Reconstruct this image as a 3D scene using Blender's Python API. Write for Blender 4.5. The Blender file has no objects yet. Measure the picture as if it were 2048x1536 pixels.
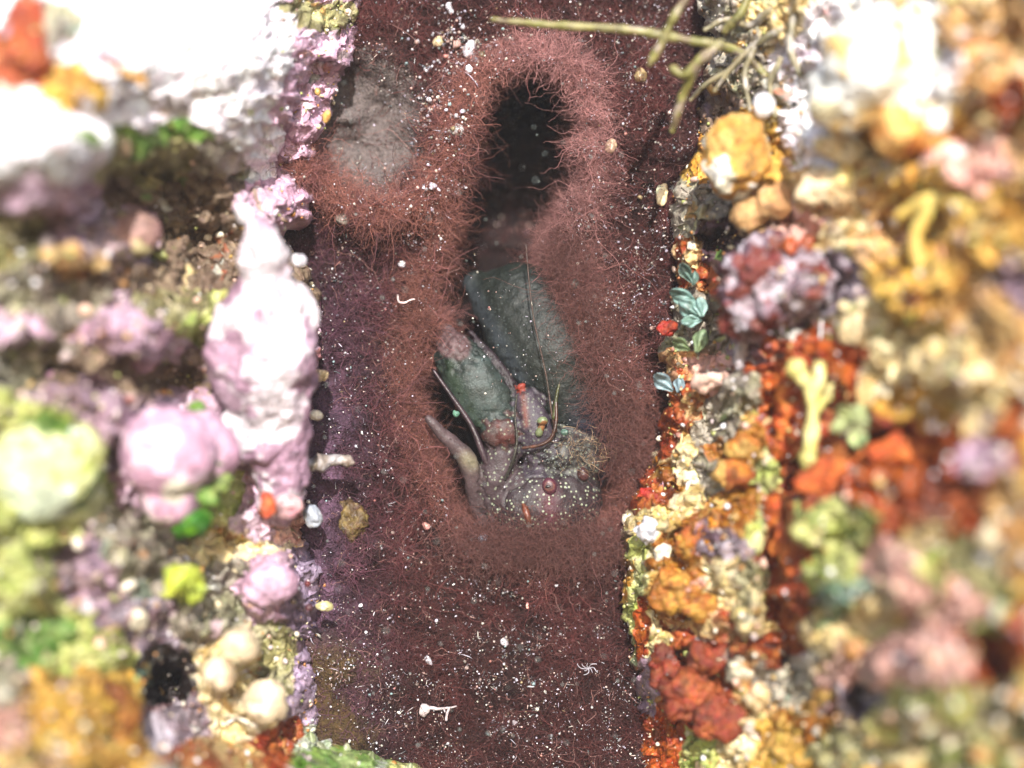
import bpy, math, random
import numpy as np
from mathutils import Vector

# ------------------------------------------------------------------ camera, sky, sun, exposure
S = bpy.context.scene
C = S.collection
S.unit_settings.system = 'METRIC'
S.unit_settings.scale_length = 0.004          # one unit of this model is 4 mm of reef
D = 30.0                                       # camera distance (12 cm)
FOCUS = 0.35                                   # how far behind the reference plane the lens focuses

cam_d = bpy.data.cameras.new('camera'); cam = bpy.data.objects.new('camera', cam_d); C.objects.link(cam)
cam.location = (0, -D, 0); cam.rotation_euler = (math.radians(90), 0, 0)
cam_d.sensor_width = 36; cam_d.lens = 36 * D / 20.48
cam_d.clip_start = 0.1; cam_d.clip_end = 2000
cam_d.dof.use_dof = True; cam_d.dof.focus_distance = D + FOCUS
cam_d.dof.aperture_fstop = cam_d.lens * 1e-3 / (2 * 0.62)   # a wide macro aperture
S.camera = cam

SUN_DIR = Vector((0.04, -0.89, 0.44)).normalized()
EL = math.asin(SUN_DIR.z); AZ = math.atan2(SUN_DIR.x, SUN_DIR.y)
W = bpy.data.worlds.new('World'); S.world = W; W.use_nodes = True
nt = W.node_tree; bg = nt.nodes['Background']; sky = nt.nodes.new('ShaderNodeTexSky')
sky.sky_type = 'NISHITA'; sky.sun_disc = False; sky.sun_elevation = EL; sky.sun_rotation = AZ
nt.links.new(sky.outputs[0], bg.inputs[0]); bg.inputs[1].default_value = 0.15
sun_d = bpy.data.lights.new('sun', 'SUN'); sun_d.energy = 4.8; sun_d.angle = math.radians(0.6)
sun_d.color = (1.0, 0.96, 0.90)
sun = bpy.data.objects.new('sun', sun_d); C.objects.link(sun)
sun.rotation_euler = SUN_DIR.to_track_quat('Z', 'Y').to_euler(); sun.location = SUN_DIR * 60
S.view_settings.view_transform = 'Standard'; S.view_settings.look = 'None'
S.view_settings.gamma = 1; S.view_settings.exposure = 0.88
S.cycles.use_denoising = True
S.cycles.max_bounces = 5
try: S.cycles.volume_bounces = 0
except Exception: pass

rng = np.random.default_rng(7)
random.seed(7)

# ------------------------------------------------------------------ numpy noise
def _hash(ix, iy, iz, seed):
    h = (ix.astype(np.int64) * 374761393 + iy.astype(np.int64) * 668265263 + iz.astype(np.int64) * 2147483647 + seed * 974634777) & 0xffffffff
    h = ((h ^ (h >> 13)) * 1274126177) & 0xffffffff
    h = ((h ^ (h >> 16)) * 2246822519) & 0xffffffff
    return ((h ^ (h >> 15)) & 0xffffff) / float(0x1000000)

def vnoise(x, y, z, seed=0):
    ix, iy, iz = np.floor(x), np.floor(y), np.floor(z)
    fx, fy, fz = x - ix, y - iy, z - iz
    u, v, w = (f * f * (3 - 2 * f) for f in (fx, fy, fz))
    out = 0
    for a in (0, 1):
        for b in (0, 1):
            for c in (0, 1):
                wt = (u if a else 1 - u) * (v if b else 1 - v) * (w if c else 1 - w)
                out = out + wt * _hash(ix + a, iy + b, iz + c, seed)
    return out * 2 - 1

def fbm(x, y, z, octv=4, seed=0, gain=0.5):
    x = np.asarray(x, float); y = np.asarray(y, float); z = np.asarray(z, float) + 0 * x
    a, s, f = 1.0, 0.0, 1.0
    for k in range(octv):
        s = s + a * vnoise(x * f + 13.1 * k, y * f + 7.7 * k, z * f, seed + k)
        a *= gain; f *= 2.03
    return s

def cells(x, y, size, seed=0, jit=0.9):
    """jittered-grid cells: (random id 0..1, second random id, distance to centre, distance to border)"""
    gx, gy = x / size, y / size
    ix, iy = np.floor(gx), np.floor(gy)
    best = np.full(gx.shape, 9.0); sec = np.full(gx.shape, 9.0); idn = np.zeros(gx.shape); id2 = np.zeros(gx.shape)
    z0 = np.zeros(gx.shape)
    for a in (-1, 0, 1):
        for b in (-1, 0, 1):
            cx, cy = ix + a, iy + b
            jx = cx + .5 + jit * (_hash(cx, cy, z0, seed) - .5); jy = cy + .5 + jit * (_hash(cx, cy, z0 + 1, seed) - .5)
            d = np.hypot(gx - jx, gy - jy)
            n = d < best
            sec = np.where(n, best, np.minimum(sec, d))
            idn = np.where(n, _hash(cx, cy, z0 + 2, seed), idn); id2 = np.where(n, _hash(cx, cy, z0 + 3, seed), id2)
            best = np.minimum(best, d)
    return idn, id2, best, sec - best

def lin(c):
    c = np.asarray(c, float) / 255.0
    return np.where(c <= 0.04045, c / 12.92, ((c + 0.055) / 1.055) ** 2.4)

def tone(c, sat=1.0, dark=.86):
    """wet, silt-dusted surfaces: a little duller than the clean pigment"""
    c = np.asarray(c, float); l = (c @ np.array([.25, .65, .10]))[..., None]
    return (l + (c - l) * sat) * (dark + (1 - dark) * np.clip(l / .6, 0, 1))

# a place on the reef seen at photo pixel (px, py), h units nearer than the reference plane
def P(px, py, h):
    px = np.asarray(px, float); py = np.asarray(py, float); h = np.asarray(h, float)
    k = (D - h) / D / 100.0
    return np.stack(np.broadcast_arrays((px - 1024) * k, -h, (768 - py) * k), -1)

def sm(a, b, x):
    t = np.clip((x - a) / (b - a), 0, 1); return t * t * (3 - 2 * t)

# ------------------------------------------------------------------ object helpers
def tag(o, label=None, cat=None, group=None, kind=None):
    if label: o['label'] = label
    if cat: o['category'] = cat
    if group: o['group'] = group
    if kind: o['kind'] = kind
    return o

def empty(name, loc, label, cat, group=None):
    o = bpy.data.objects.new(name, None); C.objects.link(o); o.location = Vector([float(v) for v in loc])
    o.empty_display_size = 0.1
    return tag(o, label, cat, group)

def mesh(name, v, f, mat, cols=None, parent=None, smooth=True, origin=None):
    """v: (N,3) world coordinates; f: list or (M,k) array"""
    v = np.asarray(v, float)
    o_loc = np.zeros(3)
    if parent is not None: o_loc = np.array(parent['_w'] if '_w' in parent else parent.location)
    elif origin is not None: o_loc = np.asarray(origin, float)
    me = bpy.data.meshes.new(name)
    if isinstance(f, np.ndarray):
        k = f.shape[1]; n = len(f)
        me.vertices.add(len(v)); me.vertices.foreach_set('co', (v - o_loc).astype(np.float32).ravel())
        me.loops.add(n * k); me.loops.foreach_set('vertex_index', f.astype(np.int32).ravel())
        me.polygons.add(n); me.polygons.foreach_set('loop_start', np.arange(0, n * k, k, dtype=np.int32))
        me.update(calc_edges=True)
    else:
        me.from_pydata((v - o_loc).tolist(), [], f); me.update()
    if smooth: me.polygons.foreach_set('use_smooth', np.ones(len(me.polygons), bool))
    if cols is not None:
        cols = np.asarray(cols, float)
        if cols.ndim == 1: cols = np.tile(cols, (len(v), 1))
        a = me.color_attributes.new('Col', 'FLOAT_COLOR', 'POINT')
        a.data.foreach_set('color', np.concatenate([cols[:, :3], np.ones((len(v), 1))], 1).astype(np.float32).ravel())
    me.materials.append(mat)
    o = bpy.data.objects.new(name, me); C.objects.link(o)
    if parent is not None: o.parent = parent
    elif origin is not None: o.location = Vector([float(q) for q in o_loc])
    return o

def catmull(pts, n):
    p = np.asarray(pts, float); p = np.vstack([2 * p[0] - p[1], p, 2 * p[-1] - p[-2]])
    out = []
    for i in range(1, len(p) - 2):
        t = np.linspace(0, 1, n, endpoint=False)[:, None]
        a, b, c, d = p[i - 1], p[i], p[i + 1], p[i + 2]
        out.append(.5 * ((2 * b) + (-a + c) * t + (2 * a - 5 * b + 4 * c - d) * t ** 2 + (-a + 3 * b - 3 * c + d) * t ** 3))
    out.append(p[-2][None]); return np.vstack(out)

def tube(pts, nseg=10, sub=6, flat=1.0, rough=0.0):
    """pts rows: x y z r.  round ended tapered tube. flat scales the depth (y) axis."""
    q = catmull(pts, sub)
    c, r = q[:, :3], np.abs(q[:, 3])
    # rounded ends
    for end in (0, -1):
        d = c[end] - c[1 if end == 0 else -2]; d /= max(1e-9, np.linalg.norm(d))
        R = r[end]; ex = [(c[end] + d * R * s, R * math.sqrt(max(0, 1 - s * s))) for s in (0.4, 0.75, 0.93, 1.0)]
        if end == 0:
            c = np.vstack([[e[0] for e in ex[::-1]], c]); r = np.concatenate([[e[1] for e in ex[::-1]], r])
        else:
            c = np.vstack([c, [e[0] for e in ex]]); r = np.concatenate([r, [e[1] for e in ex]])
    r = np.maximum(r, 1e-4)
    if rough: r = r * (1 + rough * vnoise(c[:, 0] * 9, c[:, 1] * 9, c[:, 2] * 9, 5))
    t = np.gradient(c, axis=0); t /= np.maximum(1e-9, np.linalg.norm(t, axis=1))[:, None]
    up = np.array([0.03, 1, 0.05]); a = np.cross(t, up); a /= np.maximum(1e-9, np.linalg.norm(a, axis=1))[:, None]
    b = np.cross(a, t)
    th = np.linspace(0, 2 * np.pi, nseg, endpoint=False)
    ring = c[:, None] + r[:, None, None] * (np.cos(th)[None, :, None] * a[:, None] + flat * np.sin(th)[None, :, None] * b[:, None])
    n = len(c); v = ring.reshape(-1, 3); f = []
    for i in range(n - 1):
        for j in range(nseg):
            k = (j + 1) % nseg
            f.append((i * nseg + j, i * nseg + k, (i + 1) * nseg + k, (i + 1) * nseg + j))
    f.append(tuple(range(nseg - 1, -1, -1))); f.append(tuple((n - 1) * nseg + j for j in range(nseg)))
    return v, f

def merge(parts):
    V, F, o = [], [], 0
    for v, f in parts:
        V.append(v); F += [tuple(i + o for i in q) for q in f]; o += len(v)
    return np.vstack(V), F

def ptube(pts, **k):
    """pts rows: px py h r_px"""
    a = np.asarray(pts, float)
    w = P(a[:, 0], a[:, 1], a[:, 2]); r = a[:, 3] * (D - a[:, 2]) / D / 100
    return tube(np.column_stack([w, r]), **k)

_ico = {}
def ico(sub):
    if sub not in _ico:
        import bmesh
        bm = bmesh.new(); bmesh.ops.create_icosphere(bm, subdivisions=sub, radius=1)
        _ico[sub] = (np.array([v.co[:] for v in bm.verts]), np.array([[v.index for v in f.verts] for f in bm.faces]))
        bm.free()
    return _ico[sub]

def ell(px, py, h, rx, ry, rd, rot=0, sub=3):
    """an ellipsoid: radii in photo pixels across, up and in depth"""
    v, f = ico(sub); v = v.copy(); k = (D - h) / D / 100
    v = v * np.array([rx, rd, ry]) * k
    c, s = math.cos(math.radians(rot)), math.sin(math.radians(rot))
    v = np.column_stack([v[:, 0] * c - v[:, 2] * s, v[:, 1], v[:, 0] * s + v[:, 2] * c])
    return v + P(px, py, h), [tuple(q) for q in f.tolist()]

def remesh(parts, voxel, smooth=2):
    v, f = merge(parts)
    me = bpy.data.meshes.new('tmp'); me.from_pydata(v.tolist(), [], f); me.update()
    o = bpy.data.objects.new('tmp', me); C.objects.link(o)
    m = o.modifiers.new('r', 'REMESH'); m.mode = 'VOXEL'; m.voxel_size = voxel
    if smooth:
        s = o.modifiers.new('s', 'SMOOTH'); s.factor = 0.5; s.iterations = smooth
    dg = bpy.context.evaluated_depsgraph_get(); e = o.evaluated_get(dg); m2 = e.to_mesh()
    V = np.empty(len(m2.vertices) * 3); m2.vertices.foreach_get('co', V); V = V.reshape(-1, 3)
    N = np.empty(len(m2.vertices) * 3); m2.vertices.foreach_get('normal', N); N = N.reshape(-1, 3)
    F = [tuple(p.vertices) for p in m2.polygons]
    e.to_mesh_clear(); bpy.data.objects.remove(o); bpy.data.meshes.remove(me)
    return V, N, F

# ------------------------------------------------------------------ materials
def nodes(name):
    m = bpy.data.materials.new(name); m.use_nodes = True; n = m.node_tree
    return m, n, n.nodes['Principled BSDF'], n.links.new

def crust_mat(name, scale=9, bump=0.35, rough=0.5, vary=0.45, spec=0.4, tex=1.0):
    """a grown, grainy surface: its own colour from the attribute, broken by noise and small pores"""
    m, n, b, L = nodes(name); N = n.nodes.new
    at = N('ShaderNodeAttribute'); at.attribute_name = 'Col'
    tc = N('ShaderNodeTexCoord')
    n1 = N('ShaderNodeTexNoise'); n1.inputs['Scale'].default_value = scale; n1.inputs['Detail'].default_value = 6; n1.inputs['Roughness'].default_value = .65
    L(tc.outputs['Object'], n1.inputs['Vector'])
    vo = N('ShaderNodeTexVoronoi'); vo.inputs['Scale'].default_value = scale * 1.3; L(tc.outputs['Object'], vo.inputs['Vector'])
    mr = N('ShaderNodeMapRange'); mr.inputs['From Min'].default_value = .3; mr.inputs['From Max'].default_value = .7
    mr.inputs['To Min'].default_value = 1 - vary; mr.inputs['To Max'].default_value = 1 + vary * .6
    L(n1.outputs['Fac'], mr.inputs['Value'])
    mx = N('ShaderNodeMix'); mx.data_type = 'RGBA'; mx.blend_type = 'MULTIPLY'; mx.inputs['Factor'].default_value = 1
    L(at.outputs['Color'], mx.inputs['A']); L(mr.outputs['Result'], mx.inputs['B'])
    hs = N('ShaderNodeHueSaturation'); L(mx.outputs['Result'], hs.inputs['Color'])
    n2 = N('ShaderNodeTexNoise'); n2.inputs['Scale'].default_value = scale * .6; L(tc.outputs['Object'], n2.inputs['Vector'])
    m2 = N('ShaderNodeMapRange'); m2.inputs['To Min'].default_value = .47; m2.inputs['To Max'].default_value = .53; L(n2.outputs['Fac'], m2.inputs['Value'])
    L(m2.outputs['Result'], hs.inputs['Hue']); L(hs.outputs['Color'], b.inputs['Base Color'])
    ad = N('ShaderNodeMath'); ad.operation = 'SUBTRACT'; L(n1.outputs['Fac'], ad.inputs[0])
    ms = N('ShaderNodeMath'); ms.operation = 'MULTIPLY'; ms.inputs[1].default_value = .6 * tex; L(vo.outputs['Distance'], ms.inputs[0]); L(ms.outputs[0], ad.inputs[1])
    bp = N('ShaderNodeBump'); bp.inputs['Strength'].default_value = bump; bp.inputs['Distance'].default_value = .12
    L(ad.outputs[0], bp.inputs['Height']); L(bp.outputs['Normal'], b.inputs['Normal'])
    b.inputs['Roughness'].default_value = rough; b.inputs['Specular IOR Level'].default_value = spec
    return m

M_rock = crust_mat('reef crust', 9, .45, .45, .4)
M_knob = crust_mat('coralline crust', 8, .4, .42, .28)
M_sponge = crust_mat('sponge skin', 12, .5, .55, .3)
M_mat = crust_mat('algae felt', 14, .8, .75, .5, .2)
M_plain = crust_mat('calcareous grain', 20, .2, .35, .15, .6)
M_blade = crust_mat('calcareous blade', 10, .2, .4, .2, .5)

def hair_mat():
    m, n, b, L = nodes('red filament'); at = n.nodes.new('ShaderNodeAttribute'); at.attribute_name = 'Col'
    L(at.outputs['Color'], b.inputs['Base Color']); b.inputs['Roughness'].default_value = .5
    b.inputs['Specular IOR Level'].default_value = .25
    return m
M_hair = hair_mat()

def shell_mat(name, spots, gloss=.5):
    """shrimp shell: colour attribute, mottling, pale round dots where the alpha-like 'Dots' attribute is high"""
    m, n, b, L = nodes(name); N = n.nodes.new
    at = N('ShaderNodeAttribute'); at.attribute_name = 'Col'
    dt = N('ShaderNodeAttribute'); dt.attribute_name = 'Dots'
    tc = N('ShaderNodeTexCoord')
    n1 = N('ShaderNodeTexNoise'); n1.inputs['Scale'].default_value = 7; n1.inputs['Detail'].default_value = 8; n1.inputs['Roughness'].default_value = .7
    L(tc.outputs['Object'], n1.inputs['Vector'])
    mr = N('ShaderNodeMapRange'); mr.inputs['From Min'].default_value = .3; mr.inputs['From Max'].default_value = .7; mr.inputs['To Min'].default_value = .55; mr.inputs['To Max'].default_value = 1.35
    L(n1.outputs['Fac'], mr.inputs['Value'])
    mx = N('ShaderNodeMix'); mx.data_type = 'RGBA'; mx.blend_type = 'MULTIPLY'; mx.inputs['Factor'].default_value = 1
    L(at.outputs['Color'], mx.inputs['A']); L(mr.outputs['Result'], mx.inputs['B'])
    vo = N('ShaderNodeTexVoronoi'); vo.inputs['Scale'].default_value = 10.5; vo.inputs['Randomness'].default_value = .8; L(tc.outputs['Object'], vo.inputs['Vector'])
    cr = N('ShaderNodeMapRange'); cr.inputs['From Min'].default_value = .31; cr.inputs['From Max'].default_value = .21; L(vo.outputs['Distance'], cr.inputs['Value'])
    mm = N('ShaderNodeMath'); mm.operation = 'MULTIPLY'; L(cr.outputs['Result'], mm.inputs[0]); L(dt.outputs['Fac'], mm.inputs[1])
    n4 = N('ShaderNodeTexNoise'); n4.inputs['Scale'].default_value = 34; n4.inputs['Detail'].default_value = 2; L(tc.outputs['Object'], n4.inputs['Vector'])
    r4 = N('ShaderNodeMapRange'); r4.inputs['From Min'].default_value = .62; r4.inputs['From Max'].default_value = .72; r4.inputs['To Max'].default_value = .30; L(n4.outputs['Fac'], r4.inputs['Value'])
    m4 = N('ShaderNodeMix'); m4.data_type = 'RGBA'; L(r4.outputs['Result'], m4.inputs['Factor']); L(mx.outputs['Result'], m4.inputs['A']); m4.inputs['B'].default_value = (.22, .26, .25, 1); mx = m4
    m3 = N('ShaderNodeMix'); m3.data_type = 'RGBA'; L(mm.outputs[0], m3.inputs['Factor']); L(mx.outputs['Result'], m3.inputs['A']); m3.inputs['B'].default_value = (.25, .28, .20, 1)
    L(m3.outputs['Result'], b.inputs['Base Color'])
    bp = N('ShaderNodeBump'); bp.inputs['Strength'].default_value = .3; bp.inputs['Distance'].default_value = .05
    n3 = N('ShaderNodeTexNoise'); n3.inputs['Scale'].default_value = 26; n3.inputs['Detail'].default_value = 4; L(tc.outputs['Object'], n3.inputs['Vector'])
    L(n3.outputs['Fac'], bp.inputs['Height']); L(bp.outputs['Normal'], b.inputs['Normal'])
    b.inputs['Roughness'].default_value = gloss; b.inputs['Specular IOR Level'].default_value = .3
    return m
M_shell = shell_mat('shrimp shell', True)
M_limb = crust_mat('shrimp limb', 16, .15, .35, .25, .5)

# ------------------------------------------------------------------ palettes
PAL = {
 'white': [(244,238,244),(242,232,242),(245,240,244),(240,226,238),(243,236,234)],
 'whiteg': [(222,224,214),(196,208,190),(232,228,232),(150,168,120),(205,190,190)],
 'pink':  [(204,168,190),(190,150,172),(216,188,206),(182,142,160),(222,200,214)],
 'mauve': [(186,154,172),(170,138,156),(200,172,186),(152,124,140),(176,156,138)],
 'lilac': [(168,148,172),(148,126,150),(190,172,196),(128,106,128),(110,84,92)],
 'grey':  [(156,148,134),(132,120,108),(180,170,152),(112,98,86),(162,162,124),(200,190,176)],
 'dark':  [(122,100,84),(138,116,98),(106,86,74),(150,128,106),(130,114,90)],
 'black': [(26,18,16),(34,24,22),(44,30,26)],
 'olive': [(146,138,90),(164,158,102),(122,114,76),(180,174,124),(108,100,70),(196,188,156)],
 'green': [(92,140,46),(68,116,36),(140,166,70),(120,140,80),(166,178,120)],
 'ygreen':[(196,200,112),(176,186,92),(210,208,140),(140,158,66),(224,218,170),(158,168,90)],
 'cream': [(232,210,150),(238,222,180),(220,188,122),(226,200,156),(206,184,110),(240,228,204)],
 'ochre': [(210,158,66),(192,134,50),(220,176,84),(172,116,46),(224,190,104),(202,162,62)],
 'tan':   [(214,170,104),(202,152,92),(224,192,132),(190,140,84),(212,180,140),(230,204,150)],
 'orange':[(182,84,28),(162,66,24),(200,106,38),(142,56,26),(176,78,36)],
 'rust':  [(158,66,28),(136,54,26),(176,84,36),(116,48,28),(196,118,60)],
 'rustc': [(166,72,32),(220,192,140),(136,56,30),(204,156,96),(184,84,34),(170,150,100)],
 'gold':  [(176,112,30),(156,92,26),(194,140,50),(140,78,28),(206,178,104)],
 'plum':  [(74,46,58),(88,54,70),(60,36,44),(100,66,78),(84,66,52)],
 'pgrey': [(128,106,120),(160,142,154),(206,198,208),(98,76,88),(180,164,172),(120,72,70)],
 'peach': [(222,172,158),(206,152,142),(230,190,176),(214,180,160)],
 'teal':  [(120,150,132),(146,176,160),(96,122,100),(176,196,180)],
}
PK = list(PAL); PARR = np.zeros((len(PK), 6, 3))
for i, k in enumerate(PK):
    for j in range(6): PARR[i, j] = tone(lin(PAL[k][j % len(PAL[k])]))

def paint(px, py, regions, warp=26, seed=0, big=52, small=17, tiny=8):
    """own colour of an encrusted surface: patches of growth of different kinds with ragged borders"""
    wx = px + warp * fbm(px / 60, py / 60, seed, 3, seed + 1); wy = py + warp * fbm(px / 60, py / 60, seed + 9, 3, seed + 2)
    best = np.full(px.shape, -1e9); idx = np.zeros(px.shape, int)
    for k, (cx, cy, rx, ry, pal) in enumerate(regions):
        s = -(((wx - cx) / rx) ** 2 + ((wy - cy) / ry) ** 2)
        n = s > best; best = np.where(n, s, best); idx = np.where(n, PK.index(pal), idx)
    a, a2, d1, e1 = cells(wx, wy, big, seed + 3)
    b, b2, d2, e2 = cells(wx + 9 * fbm(px / 18, py / 18, 0, 2, seed), wy, small, seed + 4)
    c, c2, d3, e3 = cells(px + 4 * fbm(px / 9, py / 9, 0, 2, seed), py, tiny, seed + 5)
    ca = PARR[idx, (a * 6).astype(int) % 6]; cb = PARR[idx, (b * 6).astype(int) % 6]; cc = PARR[idx, (c * 6).astype(int) % 6]
    other = PARR[(b2 * len(PK)).astype(int) % len(PK), 0]
    col = ca * .42 + cb * .36 + cc * .22
    col = np.where(((a2 + b2 * 3) % 1 > .93)[..., None], other * .6 + col * .4, col)
    col = col * (1 + .28 * fbm(px / 22, py / 22, 3, 4, seed + 6))[..., None]
    nod = .17 * np.sqrt(np.clip(e1 * 2, 0, 1)) * (a2 > .3) + .07 * np.sqrt(np.clip(e2 * 2, 0, 1)) * (b2 > .35) + .03 * np.sqrt(np.clip(e3 * 2, 0, 1))
    return np.clip(col, .004, .9), nod

def dome(px, py, lst, H):
    for (cx, cy, rx, ry, rot, amp) in lst:
        c, s = math.cos(math.radians(rot)), math.sin(math.radians(rot))
        dx, dy = px - cx, py - cy
        wob = 1 + .14 * fbm(px / 40, py / 40, cx * .01, 3, 77)
        r = np.sqrt(((dx * c + dy * s) / rx) ** 2 + ((-dx * s + dy * c) / ry) ** 2) * wob
        H = H + amp * np.sqrt(np.clip(1 - r * r, 0, 1)) if amp > 0 else H + amp * sm(1, .45, r)
    return H

# ------------------------------------------------------------------ rock of each side of the crevice
LE = np.array([(-260,735),(0,716),(50,712),(100,704),(150,690),(200,668),(240,650),(300,622),(350,600),(400,632),(440,622),(470,560),(500,590),
    (550,622),(600,640),(700,640),(760,628),(800,622),(850,610),(900,598),(950,600),(1000,612),(1050,608),(1100,622),(1130,650),(1170,642),
    (1250,634),(1350,634),(1420,640),(1470,650),(1500,720),(1536,850),(1600,930),(1800,980)], float)
RE = np.array([(-260,1440),(0,1400),(100,1424),(200,1404),(300,1390),(400,1340),(500,1352),(600,1346),(700,1330),(750,1324),(800,1334),
    (850,1326),(900,1306),(950,1286),(1000,1266),(1050,1250),(1100,1244),(1200,1250),(1300,1262),(1400,1275),(1500,1285),(1536,1287),(1800,1300)], float)

REG_L = [
 (50,60,60,80,'rust'),(130,40,50,60,'grey'),(40,130,50,50,'rust'),(300,60,210,110,'white'),(480,120,150,150,'white'),(150,170,70,40,'ochre'),
 (210,110,70,14,'mauve'),(300,90,60,14,'mauve'),(490,125,50,12,'mauve'),(40,220,60,26,'whiteg'),(380,210,200,60,'white'),(640,30,60,45,'olive'),(650,95,60,60,'pink'),(600,190,70,80,'pink'),
 (590,60,40,40,'white'),(60,310,130,60,'white'),(90,385,130,40,'pink'),(230,280,80,26,'green'),(370,265,70,26,'green'),(440,330,60,40,'grey'),
 (520,290,50,90,'white'),(590,310,40,90,'pink'),(560,400,70,50,'pink'),(300,330,120,40,'olive'),(330,390,130,40,'dark'),(200,480,130,52,'mauve'),(170,510,90,30,'tan'),
 (400,480,100,60,'dark'),(300,550,150,24,'dark'),(40,480,60,80,'olive'),(40,580,60,60,'grey'),(130,600,80,40,'grey'),(270,650,110,48,'pink'),(350,610,70,30,'olive'),
 (420,640,60,50,'ygreen'),(60,720,70,60,'grey'),(150,740,90,30,'dark'),(310,745,110,26,'dark'),(190,800,110,40,'mauve'),(330,700,80,30,'mauve'),(30,650,50,40,'pink'),
 (90,930,140,110,'ygreen'),(230,890,50,60,'mauve'),(340,910,100,100,'pink'),(440,960,50,60,'ygreen'),(520,950,60,110,'pink'),(560,1040,40,30,'peach'),
 (40,1100,90,50,'ygreen'),(160,1150,60,60,'mauve'),(250,1080,60,60,'grey'),(330,1120,90,60,'grey'),(90,1180,80,60,'ygreen'),(200,1040,50,40,'grey'),(430,1090,120,26,'cream'),
 (540,1170,60,60,'pink'),(370,1160,50,40,'ygreen'),(460,1150,60,30,'grey'),(300,1230,80,60,'pgrey'),(400,1240,70,50,'grey'),(60,1270,90,40,'green'),(190,1290,60,50,'ygreen'),
 (460,1330,70,60,'cream'),(330,1375,50,50,'black'),(560,1330,40,60,'olive'),(615,1200,30,120,'lilac'),(620,1340,26,100,'lilac'),(150,1440,130,80,'ochre'),
 (110,1390,60,40,'ochre'),(200,1480,90,70,'ochre'),(20,1380,36,50,'grey'),(20,1450,40,60,'peach'),(60,1520,60,40,'tan'),(350,1450,70,60,'pgrey'),(470,1430,80,50,'cream'),(420,1510,90,40,'rustc'),
 (560,1480,60,40,'rust'),(600,1430,40,30,'lilac'),(690,1520,80,30,'green'),(640,1490,50,24,'whiteg'),(820,1560,100,30,'ygreen'),(200,-100,300,120,'white'),(600,-120,160,120,'pink'),(300,1700,500,120,'grey')]
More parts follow.
